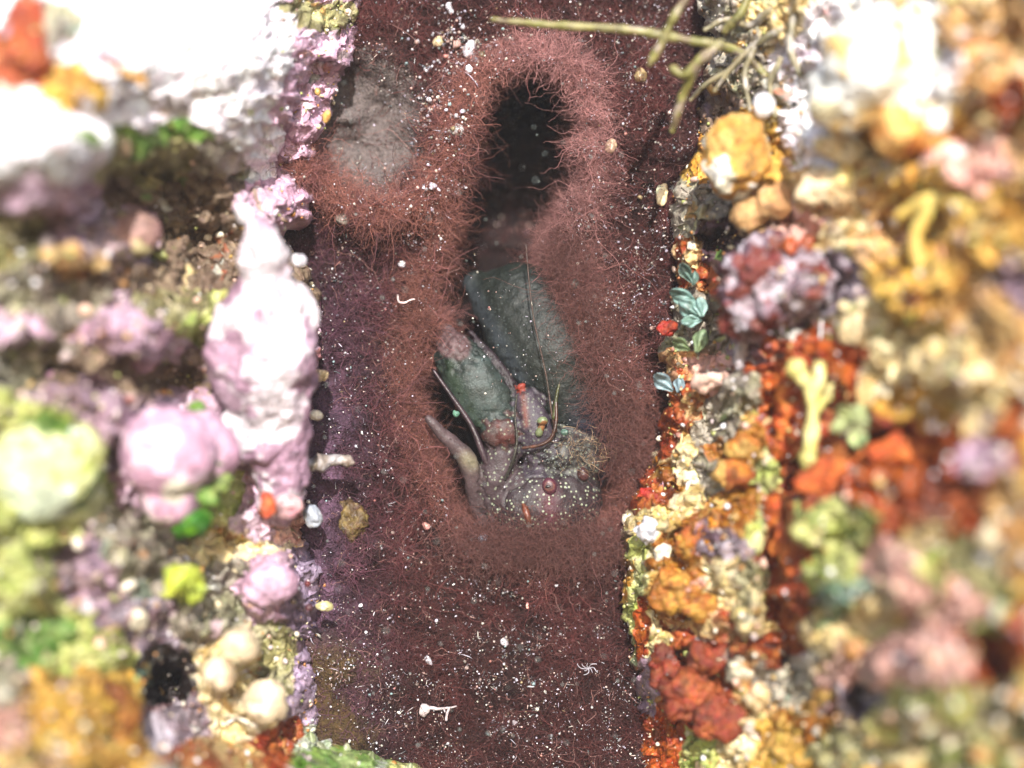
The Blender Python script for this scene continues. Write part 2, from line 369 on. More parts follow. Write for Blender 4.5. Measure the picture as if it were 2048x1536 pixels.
REG_R = [
 (1420,60,40,60,'grey'),(1480,130,50,80,'grey'),(1560,60,60,60,'cream'),(1620,120,60,60,'white'),(1790,110,150,110,'white'),(1880,60,60,50,'tan'),(2000,60,70,80,'tan'),
 (1960,180,50,100,'tan'),(2020,200,50,60,'orange'),(1850,240,110,60,'ochre'),(1940,320,60,50,'peach'),(1650,270,80,60,'white'),(1720,330,70,30,'cream'),(1420,230,60,60,'dark'),
 (1470,310,90,80,'ochre'),(1400,400,60,40,'grey'),(1420,440,80,50,'plum'),(1530,410,70,50,'tan'),(1630,380,70,60,'tan'),(1600,440,60,40,'peach'),(1600,480,60,20,'orange'),(1700,460,70,60,'cream'),
 (1350,450,40,60,'grey'),(1380,530,50,60,'rustc'),(1430,570,20,60,'rust'),(1440,480,60,40,'plum'),(1550,570,90,80,'pgrey'),(1520,520,50,40,'lilac'),(1660,560,60,60,'pgrey'),(1750,480,60,80,'tan'),
 (1880,430,110,70,'ochre'),(1830,540,80,60,'ochre'),(1800,610,80,50,'ochre'),(2000,480,60,70,'ochre'),(2030,560,40,70,'mauve'),(1950,620,80,60,'tan'),(1740,640,80,50,'cream'),
 (2010,700,70,90,'tan'),(1860,700,90,50,'cream'),(1400,640,60,60,'grey'),(1480,680,30,60,'pgrey'),(1560,690,60,30,'rust'),(1500,740,60,20,'rust'),(1420,750,50,30,'peach'),(1480,790,70,50,'grey'),
 (1640,720,90,50,'orange'),(1560,770,40,60,'orange'),(1380,780,40,60,'rustc'),(1440,840,60,50,'grey'),(1570,870,40,60,'orange'),(1500,890,60,40,'gold'),(1350,840,30,80,'rust'),(1370,920,40,60,'cream'),
 (1480,950,50,60,'gold'),(1540,930,30,60,'ygreen'),(1420,960,40,50,'grey'),(1700,780,60,60,'orange'),(1760,760,60,60,'cream'),(1850,830,100,40,'ochre'),(1950,800,80,60,'cream'),(1960,930,70,50,'pink'),
 (1700,890,130,80,'rust'),(1840,910,110,70,'orange'),(1740,980,130,80,'orange'),(1630,960,70,80,'rust'),(1900,1010,110,60,'rust'),(1960,1060,80,40,'orange'),(2010,870,50,60,'orange'),(2020,1010,50,60,'tan'),
 (1310,990,40,40,'rust'),(1340,950,30,40,'gold'),(1350,1000,40,30,'cream'),(1300,1060,36,40,'cream'),(1370,1070,40,40,'gold'),(1440,1020,50,30,'gold'),(1450,1095,50,40,'pgrey'),(1510,1060,20,40,'ygreen'),
 (1550,1060,40,60,'rust'),(1590,1120,40,50,'orange'),(1640,1030,50,50,'ygreen'),(1720,1050,40,40,'ygreen'),(1660,1130,60,50,'ygreen'),(1700,1200,60,50,'teal'),(1790,1160,66,80,'peach'),(1870,1060,50,60,'cream'),
 (1880,1130,40,50,'ygreen'),(1950,1120,70,60,'olive'),(1900,1210,60,40,'peach'),(1990,1220,50,50,'ygreen'),(2020,1110,40,50,'tan'),(1340,1170,60,60,'gold'),(1440,1150,40,50,'cream'),(1500,1220,40,50,'cream'),
 (1490,1180,40,40,'olive'),(1275,1180,18,90,'ygreen'),(1310,1290,20,60,'cream'),(1290,1240,22,60,'orange'),(1330,1350,40,50,'rust'),(1410,1270,60,40,'rustc'),(1560,1270,70,100,'rust'),(1400,1340,90,80,'rust'),(1330,1450,60,90,'orange'),
 (1370,1400,60,70,'orange'),(1470,1350,60,40,'rustc'),(1510,1400,40,40,'tan'),(1560,1340,60,60,'grey'),(1650,1270,50,60,'cream'),(1700,1330,50,60,'peach'),(1740,1220,60,50,'cream'),(1720,1400,50,50,'pgrey'),
 (1640,1450,60,50,'gold'),(1850,1320,120,60,'peach'),(1870,1400,90,40,'ygreen'),(1820,1470,110,50,'cream'),(1980,1300,50,80,'rust'),(2030,1260,30,60,'orange'),(1990,1450,80,70,'olive'),(1960,1500,80,50,'ygreen'),
 (1700,1500,80,40,'olive'),(1400,1500,60,40,'ygreen'),(1470,1500,60,50,'cream'),(1560,1500,80,50,'ochre'),(1310,1450,40,60,'rust'),(1290,1380,20,60,'mauve'),(1360,1480,30,30,'rust'),
 (1800,-120,300,100,'cream'),(1500,-120,100,100,'grey'),(1700,1700,400,120,'ochre'),(2200,400,120,500,'tan'),(2200,1100,120,500,'ochre')]

# px py rx ry rot amp
DOM_L = [(90,340,150,95,-12,1.5),(60,70,60,80,0,.5),(190,175,60,42,0,.5),(640,100,60,90,10,.35),(600,250,60,100,0,.4),(330,90,200,110,0,.5),(480,200,110,160,15,.6),
 (300,430,190,110,-8,-1.0),(420,510,110,70,0,-.4),(190,490,125,52,-8,1.6),(280,665,100,58,10,1.2),(390,630,50,40,0,.6),(330,750,120,36,8,-.7),(60,730,80,70,0,-1.2),(150,760,90,30,20,-.8),(180,820,110,60,30,.7),
 (120,1110,90,30,0,-1.0),(50,1160,90,70,0,.8),(250,1090,60,50,0,.5),(540,1170,62,80,0,.9),(370,1160,42,40,0,.7),(335,1375,52,62,-30,-1.6),(470,1310,50,50,0,.7),(430,1350,36,34,0,.7),(520,1420,60,50,0,.7),
 (200,1300,60,50,0,.6),(160,1450,130,110,0,1.1),(20,1390,40,60,0,.7),(400,1250,60,30,20,.4),(560,1400,50,60,0,.4),(690,1530,70,40,0,.5),(430,1080,100,24,4,-.5)]
DOM_R = [(1790,150,170,140,0,1.2),(1950,60,60,90,0,.5),(2010,180,60,80,0,.6),(1900,330,60,50,0,.5),(1680,290,80,60,0,.5),(1540,560,120,105,-15,1.2),(1640,400,70,60,0,.5),(1740,560,60,60,0,.5),(1820,440,80,80,0,-1.0),
 (1830,600,90,60,0,.8),(1700,640,60,40,0,.4),(1900,740,110,50,10,.6),(1600,950,70,50,0,-.8),(1790,900,120,50,0,-1.2),(1740,980,100,60,0,.3),(1450,1100,80,90,0,.5),(1550,1120,34,110,8,-.9),(1620,1040,60,60,0,.6),(1690,1160,60,70,0,.8),
 (1800,1160,70,80,0,.9),(1850,1370,130,110,10,1.2),(1560,1260,50,90,-15,-1.1),(1660,1300,60,70,0,.7),(1740,1400,50,40,0,-.9),(1350,1170,70,70,0,.5),(1390,1340,70,60,0,-.5),(1500,1230,36,46,0,.5),(1960,930,80,50,0,.7),(1990,1320,50,80,0,-.8),
 (1440,480,60,30,0,-.6),(1420,220,50,60,0,-.8),(1480,780,60,40,0,.5),(1360,820,30,50,0,.3),(1520,880,50,60,0,.4)]

ROWS = np.arange(-260, 1800, 3.2)
def rock(side):
    E = LE if side == 'L' else RE; sg = -1 if side == 'L' else 1
    py = ROWS
    edge = np.interp(py, E[:, 0], E[:, 1]) + 7 * fbm(py / 28, 0 * py + sg, 0, 4, 31) 
    far = -260 if side == 'L' else 2320
    ns = 300
    s = np.concatenate([np.linspace(0, 1, ns) ** 1.15])          # 0 at edge .. 1 outer border
    Y = np.repeat(py[:, None], ns, 1)
    X = edge[:, None] + (far - edge)[:, None] * s[None]
    dist = np.abs(X - edge[:, None])
    reg = REG_L if side == 'L' else REG_R
    col, nod = paint(X, Y, reg, seed=3 if side == 'L' else 40, warp=20 if side == 'L' else 24, big=52 if side == 'L' else 44)
    # the crust low on the left and over most of the right rock is darkened: the weaker light there painted in
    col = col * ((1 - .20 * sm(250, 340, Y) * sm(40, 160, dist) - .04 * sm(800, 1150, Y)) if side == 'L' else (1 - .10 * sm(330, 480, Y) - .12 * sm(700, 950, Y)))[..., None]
    if side == 'L':
        up = sm(430, 300, Y); H = -1.1 + (2.0 - .9 * up) * (np.clip(dist / (70 + 60 * up), 0, 1)) ** .5 + 4.2 * sm(40, 640, dist) + 1.9 * sm(-250, 250, Y) * sm(430, 280, Y) * sm(30, 200, dist) + .5*sm(1200,1500,Y)*sm(200,600,dist)
        H = dome(X, Y, DOM_L, H)
    else:
        H = -1.1 + 1.3 * np.sqrt(np.clip(dist / 50, 0, 1)) + 7.2 * sm(0, 900, dist) + .7 * sm(60, 200, dist)
        H = dome(X, Y, DOM_R, H)
    calm = 1.0 - (.93 * sm(440, 260, Y) * sm(60, 150, dist) if side == 'L' else 0)
    H = H + nod * (1.0 if side == 'L' else 1.35) * calm + .35 * calm * fbm(X / 70, Y / 70, 1, 5, 12, .55)
    # the flank that turns back into the crevice
    nb = 26
    t = np.linspace(1, 0, nb, endpoint=False)[::1]
    Xb = edge[:, None] - sg * 0 + sg * (26 * t ** 0.5)[None] * (1 + .4 * fbm(Y[:, :nb] / 20, t[None] * 4 + 0 * Y[:, :nb], 5, 3, 8))
    Hb = H[:, :1] - 5.2 * t[None]
    Xb = Xb; Yb = Y[:, :nb]
    cb, _ = paint(Xb * 1 + 60 * t[None], Yb, reg, seed=61, warp=20)
    X = np.concatenate([Xb, X], 1); Y = np.concatenate([Yb, Y], 1); H = np.concatenate([Hb, H], 1); col = np.concatenate([cb, col], 1)
    Wp = P(X, Y, H)
    # break the sheet sideways too, so that it is not a pure relief
    Wp[..., 0] += .10 * fbm(X / 16, Y / 16, H, 3, 21); Wp[..., 2] += .10 * fbm(X / 16, Y / 16, H, 3, 22)
    n0, n1 = X.shape
    idx = np.arange(n0 * n1).reshape(n0, n1)
    f = np.stack([idx[:-1, :-1], idx[:-1, 1:], idx[1:, 1:], idx[1:, :-1]], -1).reshape(-1, 4)
    if side == 'L': f = f[:, ::-1]
    f = f[:, ::-1]
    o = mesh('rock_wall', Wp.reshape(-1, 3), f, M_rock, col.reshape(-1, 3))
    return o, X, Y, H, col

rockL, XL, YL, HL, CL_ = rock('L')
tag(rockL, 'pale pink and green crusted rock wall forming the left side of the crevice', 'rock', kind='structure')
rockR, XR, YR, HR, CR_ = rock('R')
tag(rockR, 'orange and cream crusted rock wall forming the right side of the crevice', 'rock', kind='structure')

def rock_h(side, px, py):
    """height of the rock at a pixel (nearest grid point)"""
    X, Y, H = (XL, YL, HL) if side == 'L' else (XR, YR, HR)
    r = int(np.clip(np.searchsorted(ROWS, py), 0, len(ROWS) - 1)); c = int(np.argmin(np.abs(X[r, 26:] - px))) + 26
    return float(H[r, c])

# ------------------------------------------------------------------ the felt of red algae lining the crevice
def seg_d(px, py, pts):
    """distance to a polyline and parameter along it"""
    best = np.full(px.shape, 1e9); par = np.zeros(px.shape); n = len(pts) - 1
    for i in range(n):
        ax, ay = pts[i]; bx, by = pts[i + 1]; L2 = (bx - ax) ** 2 + (by - ay) ** 2
        t = np.clip(((px - ax) * (bx - ax) + (py - ay) * (by - ay)) / L2, 0, 1)
        d = np.hypot(px - ax - t * (bx - ax), py - ay - t * (by - ay))
        m = d < best; best = np.where(m, d, best); par = np.where(m, (i + t) / n, par)
    return best, par

RIM1 = [(560,250),(605,330),(675,395),(760,432),(840,415),(890,340),(915,250),(950,160),(1035,108),(1115,112),(1165,170),(1180,260),(1180,350),(1165,430)]
RIM1B = [(880,400),(900,470),(890,560),(880,650)]
RIM2R = [(1105,430),(1130,510),(1150,590),(1185,690),(1220,780),(1262,860),(1270,940),(1235,1010),(1180,1060)]
RIM2L = [(850,560),(835,660),(828,760),(850,860),(885,950),(930,1020),(985,1070),(1060,1100),(1130,1080),(1190,1050)]
def mat_h(px, py):
    wx = px + 14 * fbm(px / 50, py / 50, 2, 3, 91); wy = py + 14 * fbm(px / 50, py / 50, 5, 3, 92)
    h = -1.25 + .30 * fbm(px / 110, py / 110, 0, 3, 90) + .6 * sm(1100, 1600, py)
    h = h - .45 * sm(1.05, .55, np.hypot((wx - 735) / 135, (wy - 258) / 155))            # grey hollow
    deep = 3.9 * sm(1.08, .72, np.hypot((wx - 1054) / 102, (wy - 285) / 150))            # tunnel
    d, _ = seg_d(wx, wy, [(1046,370),(1005,440),(985,560)]); deep = np.maximum(deep, 4.0 * sm(96, 64, d))
    d, _ = seg_d(wx, wy, [(990,600),(1060,780),(1080,960)]); deep = np.maximum(deep, 2.6 * sm(175, 95, d * (1 + .25 * sm(800, 600, wy))))   # burrow of the shrimp
    d, _ = seg_d(px, py, [(880,775),(915,870),(945,985)]); deep = np.maximum(deep, 3.4 * sm(58, 36, d))
    h = h - deep
    for pts, w_, a in ((RIM1, 40, .80), (RIM1B, 34, .30), (RIM2R, 46, .35), (RIM2L, 40, .25)):
        d, _ = seg_d(wx, wy, pts); h = h + a * np.exp(-(d / w_) ** 2) * (1 - .8 * in_channel(px, py))
    h = h + .75 * sm(790, 640, wx + 30 * fbm(px / 70, py / 70, 8, 3, 98)) * sm(700, 860, py)
    
    h = h + .25 * np.exp(-(((px - 1100) / 150) ** 2 + ((py - 1120) / 60) ** 2))
    h = h + .07 * fbm(px / 22, py / 22, 0, 4, 93)
    h = h - 1.2 * sm(300, 0, py) * sm(850, 1500, px) * .4
    return h

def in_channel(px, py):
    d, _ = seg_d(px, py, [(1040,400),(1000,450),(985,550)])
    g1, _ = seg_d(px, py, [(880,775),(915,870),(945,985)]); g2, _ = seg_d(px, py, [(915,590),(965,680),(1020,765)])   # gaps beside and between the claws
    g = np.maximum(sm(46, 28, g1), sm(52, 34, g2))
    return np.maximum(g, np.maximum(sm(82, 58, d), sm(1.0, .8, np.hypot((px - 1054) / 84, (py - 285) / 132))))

def felt_colour(px, py):
    base = lin((60, 36, 34)); n = fbm(px / 60, py / 60, 4, 4, 94)
    c = np.tile(base, px.shape + (1,)) * (1 + .4 * n)[..., None]
    r1 = np.exp(-(np.minimum(seg_d(px, py, RIM1)[0] / 46, np.minimum(seg_d(px, py, RIM1B)[0] / 50, seg_d(px, py, RIM2R)[0] / 60))) ** 2)
    c = c + .5 * r1[..., None] * (lin((104, 66, 60)) - base)
    ex = px + 46 * fbm(px / 70, py / 70, 8, 4, 98); pl = sm(780, 660, ex) * sm(560, 860, py)
    c = c * (1 - pl)[..., None] + pl[..., None] * lin((104, 76, 96)) * (1 + .5 * fbm(px / 30, py / 30, 1, 4, 95))[..., None]
    gr = sm(1.3, .95, np.hypot((px - 735) / 112, (py - 250) / 135) + .12 * fbm(px / 40, py / 40, 6, 3, 99))[..., None]
    c = c * (1 - gr) + gr * lin((128, 116, 114))  # milky haze over the hollow painted as grey on the felt
    ol = (sm(760, 690, ex) * sm(1230, 1330, py))[..., None]
    c = c * (1 - ol) + ol * lin((92, 72, 46))
    hole_shade = in_channel(px, py)[..., None]; c = c * (1 - hole_shade) + hole_shade * lin((44, 28, 28)) * (1 + .4 * n)[..., None]  # shade of tunnel, channel and claw gaps painted dark onto the felt
    return np.clip(c, .004, .6)

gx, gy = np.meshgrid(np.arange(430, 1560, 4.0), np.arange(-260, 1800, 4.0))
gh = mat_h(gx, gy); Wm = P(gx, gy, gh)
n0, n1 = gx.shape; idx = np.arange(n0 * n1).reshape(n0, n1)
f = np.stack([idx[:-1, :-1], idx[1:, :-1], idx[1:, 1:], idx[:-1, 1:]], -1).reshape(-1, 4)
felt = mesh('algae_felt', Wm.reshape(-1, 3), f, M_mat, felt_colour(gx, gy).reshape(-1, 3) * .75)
tag(felt, 'dark red algal felt lining the bottom of the crevice between the rocks', 'algae mat', kind='stuff')

# filaments of the felt
def hairs(name, px, py, h0, length, rad, col, curl=.9, K=9, out=.5, parent=None, origin=None, drift=None):
    n = len(px)
    root = P(px, py, h0)
    d = rng.normal(size=(n, 3)); d[:, 1] = -np.abs(d[:, 1]) * out
    if drift is not None: d += drift
    d /= np.linalg.norm(d, axis=1)[:, None]
    pts = np.zeros((n, K, 3)); pts[:, 0] = root
    step = (length / (K - 1))[:, None]
    bend = rng.normal(size=(n, 3)) * curl * .5
    for k in range(1, K):
        d = d + bend * .5 + rng.normal(size=(n, 3)) * curl * .42; d /= np.linalg.norm(d, axis=1)[:, None]
        pts[:, k] = pts[:, k - 1] + d * step
    cu = bpy.data.hair_curves.new(name); cu.add_curves([K] * n)
    o_loc = np.zeros(3)
    if parent is not None: o_loc = np.array(parent.location)
    cu.attributes['position'].data.foreach_set('vector', (pts - o_loc).astype(np.float32).ravel())
    r = cu.attributes.get('radius') or cu.attributes.new('radius', 'FLOAT', 'POINT')
    taper = np.linspace(1, .45, K)[None] * rad[:, None]
    r.data.foreach_set('value', taper.astype(np.float32).ravel())
    ca = cu.attributes.new('Col', 'FLOAT_COLOR', 'CURVE')
    ca.data.foreach_set('color', np.concatenate([col, np.ones((n, 1))], 1).astype(np.float32).ravel())
    cu.materials.append(M_hair)
    o = bpy.data.objects.new(name, cu); C.objects.link(o)
    if parent is not None: o.parent = parent
    return o

def in_burrow(px, py):
    """where the shrimp lies and nothing grows"""
    d, _ = seg_d(px, py, [(985,590),(1060,780),(1080,940)])
    return d < 92

def sample_felt(n, dens):
    out = []
    tot = 0
    while tot < n:
        x = rng.uniform(560, 1430, n * 2); y = rng.uniform(-60, 1600, n * 2)
        k = rng.uniform(0, 1, n * 2) < dens(x, y)
        out.append(np.column_stack([x[k], y[k]])); tot += k.sum()
    a = np.vstack(out)[:n]; return a[:, 0], a[:, 1]

def rim_w(x, y, w=1.0):
    return np.exp(-(np.minimum(np.minimum(seg_d(x, y, RIM1)[0] / (38 * w), seg_d(x, y, RIM1B)[0] / (46 * w)),
                    np.minimum(seg_d(x, y, RIM2R)[0] / (66 * w), seg_d(x, y, RIM2L)[0] / (44 * w)))) ** 2)
def dens_all(x, y):
    hol = sm(1.15, .85, np.hypot((x - 735) / 112, (y - 250) / 135))
    tun = sm(1.0, .7, np.hypot((x - 1052) / 80, (y - 290) / 130))
    d = .55 * (1 - .95 * hol) * (1 - .6 * tun) * (1 - .85 * sm(780, 670, x + 46 * fbm(x / 70, y / 70, 8, 4, 98)) * sm(650, 830, y))
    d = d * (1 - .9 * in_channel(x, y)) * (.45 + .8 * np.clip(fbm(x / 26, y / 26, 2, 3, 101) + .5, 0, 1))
    return np.where(in_burrow(x, y), 0, d)
x, y = sample_felt(88000, dens_all)
rw = rim_w(x, y)
n = len(x); cr = rng.uniform(.45, 1.5, n)[:, None]
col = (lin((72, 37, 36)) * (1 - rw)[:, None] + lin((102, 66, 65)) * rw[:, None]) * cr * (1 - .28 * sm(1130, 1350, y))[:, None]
clump = np.clip(fbm(x / 30, y / 30, 3, 4, 97), -.8, 1)
left = sm(860, 640, x)[:, None] * sm(300, 600, y)[:, None]
col = (col * (1 - left) + lin((70, 44, 56)) * cr * left) * (1 + .8 * clump)[:, None]
pk = rng.uniform(0, 1, n) < .03; col[pk] = lin((140, 104, 98))
ln = rng.uniform(.15, .55, n) * (1 + .6 * clump) * np.exp(rng.normal(0, .35, n))
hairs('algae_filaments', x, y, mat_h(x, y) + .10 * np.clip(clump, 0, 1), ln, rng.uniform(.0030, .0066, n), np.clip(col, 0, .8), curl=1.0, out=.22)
tag(bpy.data.objects['algae_filaments'], 'short tangled dark red filaments over the whole algal felt', 'algae', kind='stuff')
# long pinkish fuzz of the rims
x, y = sample_felt(76000, lambda x, y: rim_w(x, y, .85) * np.where(in_burrow(x, y), .12, 1) * (1 - .96 * in_channel(x, y)))
n = len(x)
hz = sm(900, 1100, x)[:, None] * sm(700, 400, y)[:, None]
bright = np.maximum(sm(460, 180, y), .75 * sm(960, 860, x) * sm(520, 430, y))[:, None]
col = (lin((104, 66, 58)) * (1 - hz) + lin((120, 84, 82)) * hz) * (1.22 + .7 * bright) * rng.uniform(.5, 1.6, n)[:, None]
hairs('rim_fuzz', x, y, mat_h(x, y) + rng.uniform(-.1, .12, n), rng.uniform(.14, .42, n) * np.exp(rng.normal(0, .5, n)), rng.uniform(.0018, .0044, n), np.clip(col, 0, .8), curl=1.0, out=.2, K=11)
tag(bpy.data.objects['rim_fuzz'], 'light reddish brown fuzz standing up along the rims of the two hollows and the burrow', 'algae', kind='stuff')

# ------------------------------------------------------------------ sediment specks caught in the felt
def bits(name, X3, size, cols, kinds, mat, label, cat, kind='stuff'):
    """many tiny grains, flakes, rods as one mesh"""
    iv, ifc = ico(1); V, F, CC, o = [], [], [], 0
    n = len(X3)
    sc = np.ones((n, 3))
    sc[kinds == 1] = np.array([.28, .28, 2.1]); sc[kinds == 2] = np.array([1.2, .35, .8]); sc[kinds == 3] = np.array([.16, .16, 3.4]); sc[kinds==4]=np.array([.9,.8,1.5])
    q = rng.normal(size=(n, 4)); q /= np.linalg.norm(q, axis=1)[:, None]
    w, a, b, c = q.T
    R = np.stack([1 - 2 * (b * b + c * c), 2 * (a * b - c * w), 2 * (a * c + b * w), 2 * (a * b + c * w), 1 - 2 * (a * a + c * c), 2 * (b * c - a * w),
                  2 * (a * c - b * w), 2 * (b * c + a * w), 1 - 2 * (a * a + b * b)], -1).reshape(n, 3, 3)
    t = iv[None] * sc[:, None]                                  # n,12,3
    t[..., 0] += (kinds == 3)[:, None] * .12 * (t[..., 2] ** 2) * .6    # bent worm-like bits
    t = t * (1 + .18 * rng.normal(size=t.shape[:2]))[..., None]
    t = np.einsum('nij,nkj->nki', R, t) * size[:, None, None] + X3[:, None]
    V = t.reshape(-1, 3); F = (ifc[None] + (np.arange(n) * len(iv))[:, None, None]).reshape(-1, 3)
    o = mesh(name, V, F, mat, np.repeat(cols, len(iv), 0), smooth=True)
    return tag(o, label, cat, kind=kind)

def sd(x, y):
    a = .34 + .9 * np.exp(-(((x - 1270) / 85) ** 2)) * sm(820, 640, y) * 1.0
    a = a + 1.1 * np.exp(-(((x - 880) / 38) ** 2 + ((y - 330) / 110) ** 2)) + .9 * np.exp(-(((x - 930) / 90) ** 2 + ((y - 110) / 70) ** 2))
    a = a + .35 * sm(1150, 1300, y) - .16 * sm(760, 660, x) * sm(650, 800, y)
    a = a + .8 * np.exp(-((seg_d(x, y, [(700,380),(780,400),(850,380)])[0] / 22) ** 2))
    hol = sm(1.0, .75, np.hypot((x - 740) / 110, (y - 250) / 140)); a = a * (1 - .55 * hol)
    a = a * np.where(in_burrow(x, y), .35, 1) * (.25 + 1.3 * np.clip(fbm(x / 34, y / 34, 0, 4, 55) + .4, 0, 1.5))
    return np.clip(a / 1.3, 0, 1)
x, y = sample_felt(15000, sd); n = len(x)
zone = np.exp(-(((x - 880) / 60) ** 2 + ((y - 300) / 150) ** 2)) + np.exp(-(((x - 930) / 110) ** 2 + ((y - 110) / 80) ** 2))
size = .0105 * np.exp(rng.normal(0, .5, n)) * (1 + 1.1 * np.clip(zone, 0, 1))
kinds = rng.choice([0, 1, 2, 3], n, p=[.46, .24, .16, .14])
bigr = (rng.uniform(0, 1, n) < .035) & (y > 900); size[bigr] *= 1.9; kinds[bigr] = rng.choice([1, 2, 3], int(bigr.sum()))
kinds[(zone > .4) & (rng.uniform(0, 1, n) < .7)] = 0
pal = np.array([lin(c) for c in ((236,232,240),(214,210,226),(226,200,190),(196,160,150),(240,236,222),(150,176,178),(226,214,236),(206,140,130),(170,150,110),(250,250,250))])
cols = pal[rng.choice(len(pal), n, p=[.2,.15,.14,.1,.14,.06,.1,.04,.03,.04])] * rng.uniform(.18, 1.0, n)[:, None]
burr = in_burrow(x, y)
hh = mat_h(x, y) + rng.uniform(.04, .36, n); hh = np.where(burr, -0.75 + rng.uniform(-.1, .3, n), hh)
bits('sediment_specks', P(x, y, hh), size, cols, kinds, M_plain, 'white and pale specks of sediment scattered through the red felt', 'sediment')

# grains grown or settled on the two rocks
for side, (X, Y, H, CC) in (('L', (XL, YL, HL, CL_)), ('R', (XR, YR, HR, CR_))):
    n = 7000 if side == 'R' else 5500
    r = rng.integers(40, X.shape[0] - 40, n); e = rng.uniform(0, 1, n) ** 1.7; c = (12 + e * (X.shape[1] - 14)).astype(int)
    px, py, h = X[r, c], Y[r, c], H[r, c]
    w = P(px, py, h) + rng.normal(size=(n, 3)) * .02
    pick = rng.uniform(0, 1, n)[:, None]
    pp = np.array([lin(q) for q in ((236,226,206),(222,206,170),(240,236,240),(216,196,196),(180,184,110),(186,130,70),(206,166,96),(230,190,170),(150,126,110))])
    cc = np.where(pick < .62, pp[rng.choice(len(pp), n)], np.clip(CC[r, c] * 1.15, 0, .8)) * (.72 if side == 'R' else .78)
    big = np.exp(rng.normal(0, .5, n))
    size = .024 * big * (1 + 1.1 * e)
    if side == 'L':
        k = ~((px < 560) & (py < 420) & (rng.uniform(0, 1, n) < .93)); w, size, cc, n = w[k], size[k], cc[k], int(k.sum())
    bits('encrusting_grains', w, size, cc, rng.choice([0, 1, 2, 4], n, p=[.5, .12, .18, .2]), M_plain,
         'cream, white and brown grains crusting the %s rock wall' % ('orange right-hand' if side == 'R' else 'pink left-hand'), 'grains')
#PART2
# ------------------------------------------------------------------ distinct growths on the rocks
def colour_by(v, pals, seed, sc=1.6, thr=None):
    """patches of the given colours over a growth, by 3-D noise"""
    cs = [tone(lin(c)) for c in pals]; out = np.tile(cs[0], (len(v), 1))
    for i, c in enumerate(cs[1:]):
        nn = fbm(v[:, 0] * sc + i * 9, v[:, 1] * sc, v[:, 2] * sc, 4, seed + i * 3)
        out = np.where((nn > (thr or .28))[:, None], c, out)
    sp = fbm(v[:, 0] * 7, v[:, 1] * 7, v[:, 2] * 7, 2, seed + 70)
    out = np.where((sp > .55)[:, None], out * .55, np.where((sp < -.62)[:, None], np.clip(out * 1.35, 0, .86), out))
    return np.clip(out * (1 + .30 * fbm(v[:, 0] * 3.2, v[:, 1] * 3.2, v[:, 2] * 3.2, 4, seed + 50))[:, None], .003, .88)

def growth(name, label, cat, parts, pals, seed, voxel=.05, amp=.10, freq=2.2, mat=None, group=None, thr=None, sc=1.6, sm_it=2):
    V, N, F = remesh(parts, voxel, sm_it)
    d = amp * fbm(V[:, 0] * freq, V[:, 1] * freq, V[:, 2] * freq, 4, seed)
    c3 = np.abs(vnoise(V[:, 0] * freq * 3, V[:, 1] * freq * 3, V[:, 2] * freq * 3, seed + 4)); d = d + amp * .35 * (c3 - .4)
    col = colour_by(V, pals, seed, sc, thr)
    V = V + N * d[:, None]
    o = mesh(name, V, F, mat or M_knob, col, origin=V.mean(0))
    return tag(o, label, cat, group)

def growth_dimmed(name, label, cat, parts, pals, seed, **k):
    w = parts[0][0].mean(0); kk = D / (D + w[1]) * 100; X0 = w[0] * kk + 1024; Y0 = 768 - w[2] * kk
    a = .86 if (X0 < 1000 and Y0 > 380) or (X0 > 1000 and Y0 > 350) else 1.0  # lower growths get darker palettes: weaker light put into their colour
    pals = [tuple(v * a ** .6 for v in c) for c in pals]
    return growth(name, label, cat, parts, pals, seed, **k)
G = growth_dimmed
# left rock
G('coralline_column', 'pinkish white knobbly column with a pale rounded tip on the left rock edge', 'coralline alga',
  [ptube([(522,470,3.1,34),(524,505,3.0,50),(530,552,2.7,52),(530,605,2.5,84),(522,670,2.4,112),(524,735,2.3,108),(536,800,2.0,84),(550,870,1.7,70),(560,940,1.5,60),(560,1010,1.4,44)], nseg=32, sub=10, flat=.8),
   ell(588,640,2.3,50,70,50), ell(452,700,2.7,46,60,46), ell(500,640,3.0,56,60,40), ell(560,720,2.8,50,36,36), ell(478,868,2.0,44,66,44), ell(598,760,1.9,36,44,36), ell(530,890,2.1,28,40,26)],
  [(222,206,218),(192,162,182),(230,220,228),(170,136,158)], 11, voxel=.05, amp=.07, freq=3.4, sm_it=10, thr=.2)
G('coralline_lump', 'smooth round pink knob with a white sunlit shoulder beside the yellow-green ball', 'coralline alga',
  [ell(338,905,3.9,98,92,80), ell(345,975,3.6,66,72,60), ell(410,900,3.2,66,80,60)], [(214,172,196),(228,196,214),(206,160,184),(236,226,210)], 12, amp=.07, freq=1.6)
G('green_ball', 'pale yellow-green ball with dark green spots at the left edge', 'sponge',
  [ell(80,930,4.7,130,112,90), ell(20,960,4.4,90,90,80), ell(150,1000,4.0,60,50,50)], [(204,208,150),(188,196,104),(206,216,190),(90,124,40)], 13, amp=.09, freq=1.8, thr=.34)
G('coralline_ledge', 'swollen white ledge fading to mauve that overhangs the dark hollow', 'coralline alga',
  [ell(60,300,5.4,170,72,100,8), ell(30,350,5.2,140,64,90,12), ell(-60,320,5,140,90,90)], [(236,228,238),(224,206,226),(206,182,202)], 14, amp=.10, freq=1.2)
G('rubble_slab', 'flat brownish pink slab lying in the dark hollow', 'rock',
  [ell(180,500,3.2,118,44,40,8), ell(245,465,3.2,76,40,36,14)], [(168,130,122),(184,146,132),(150,100,104),(174,160,120)], 15, amp=.12, freq=2)
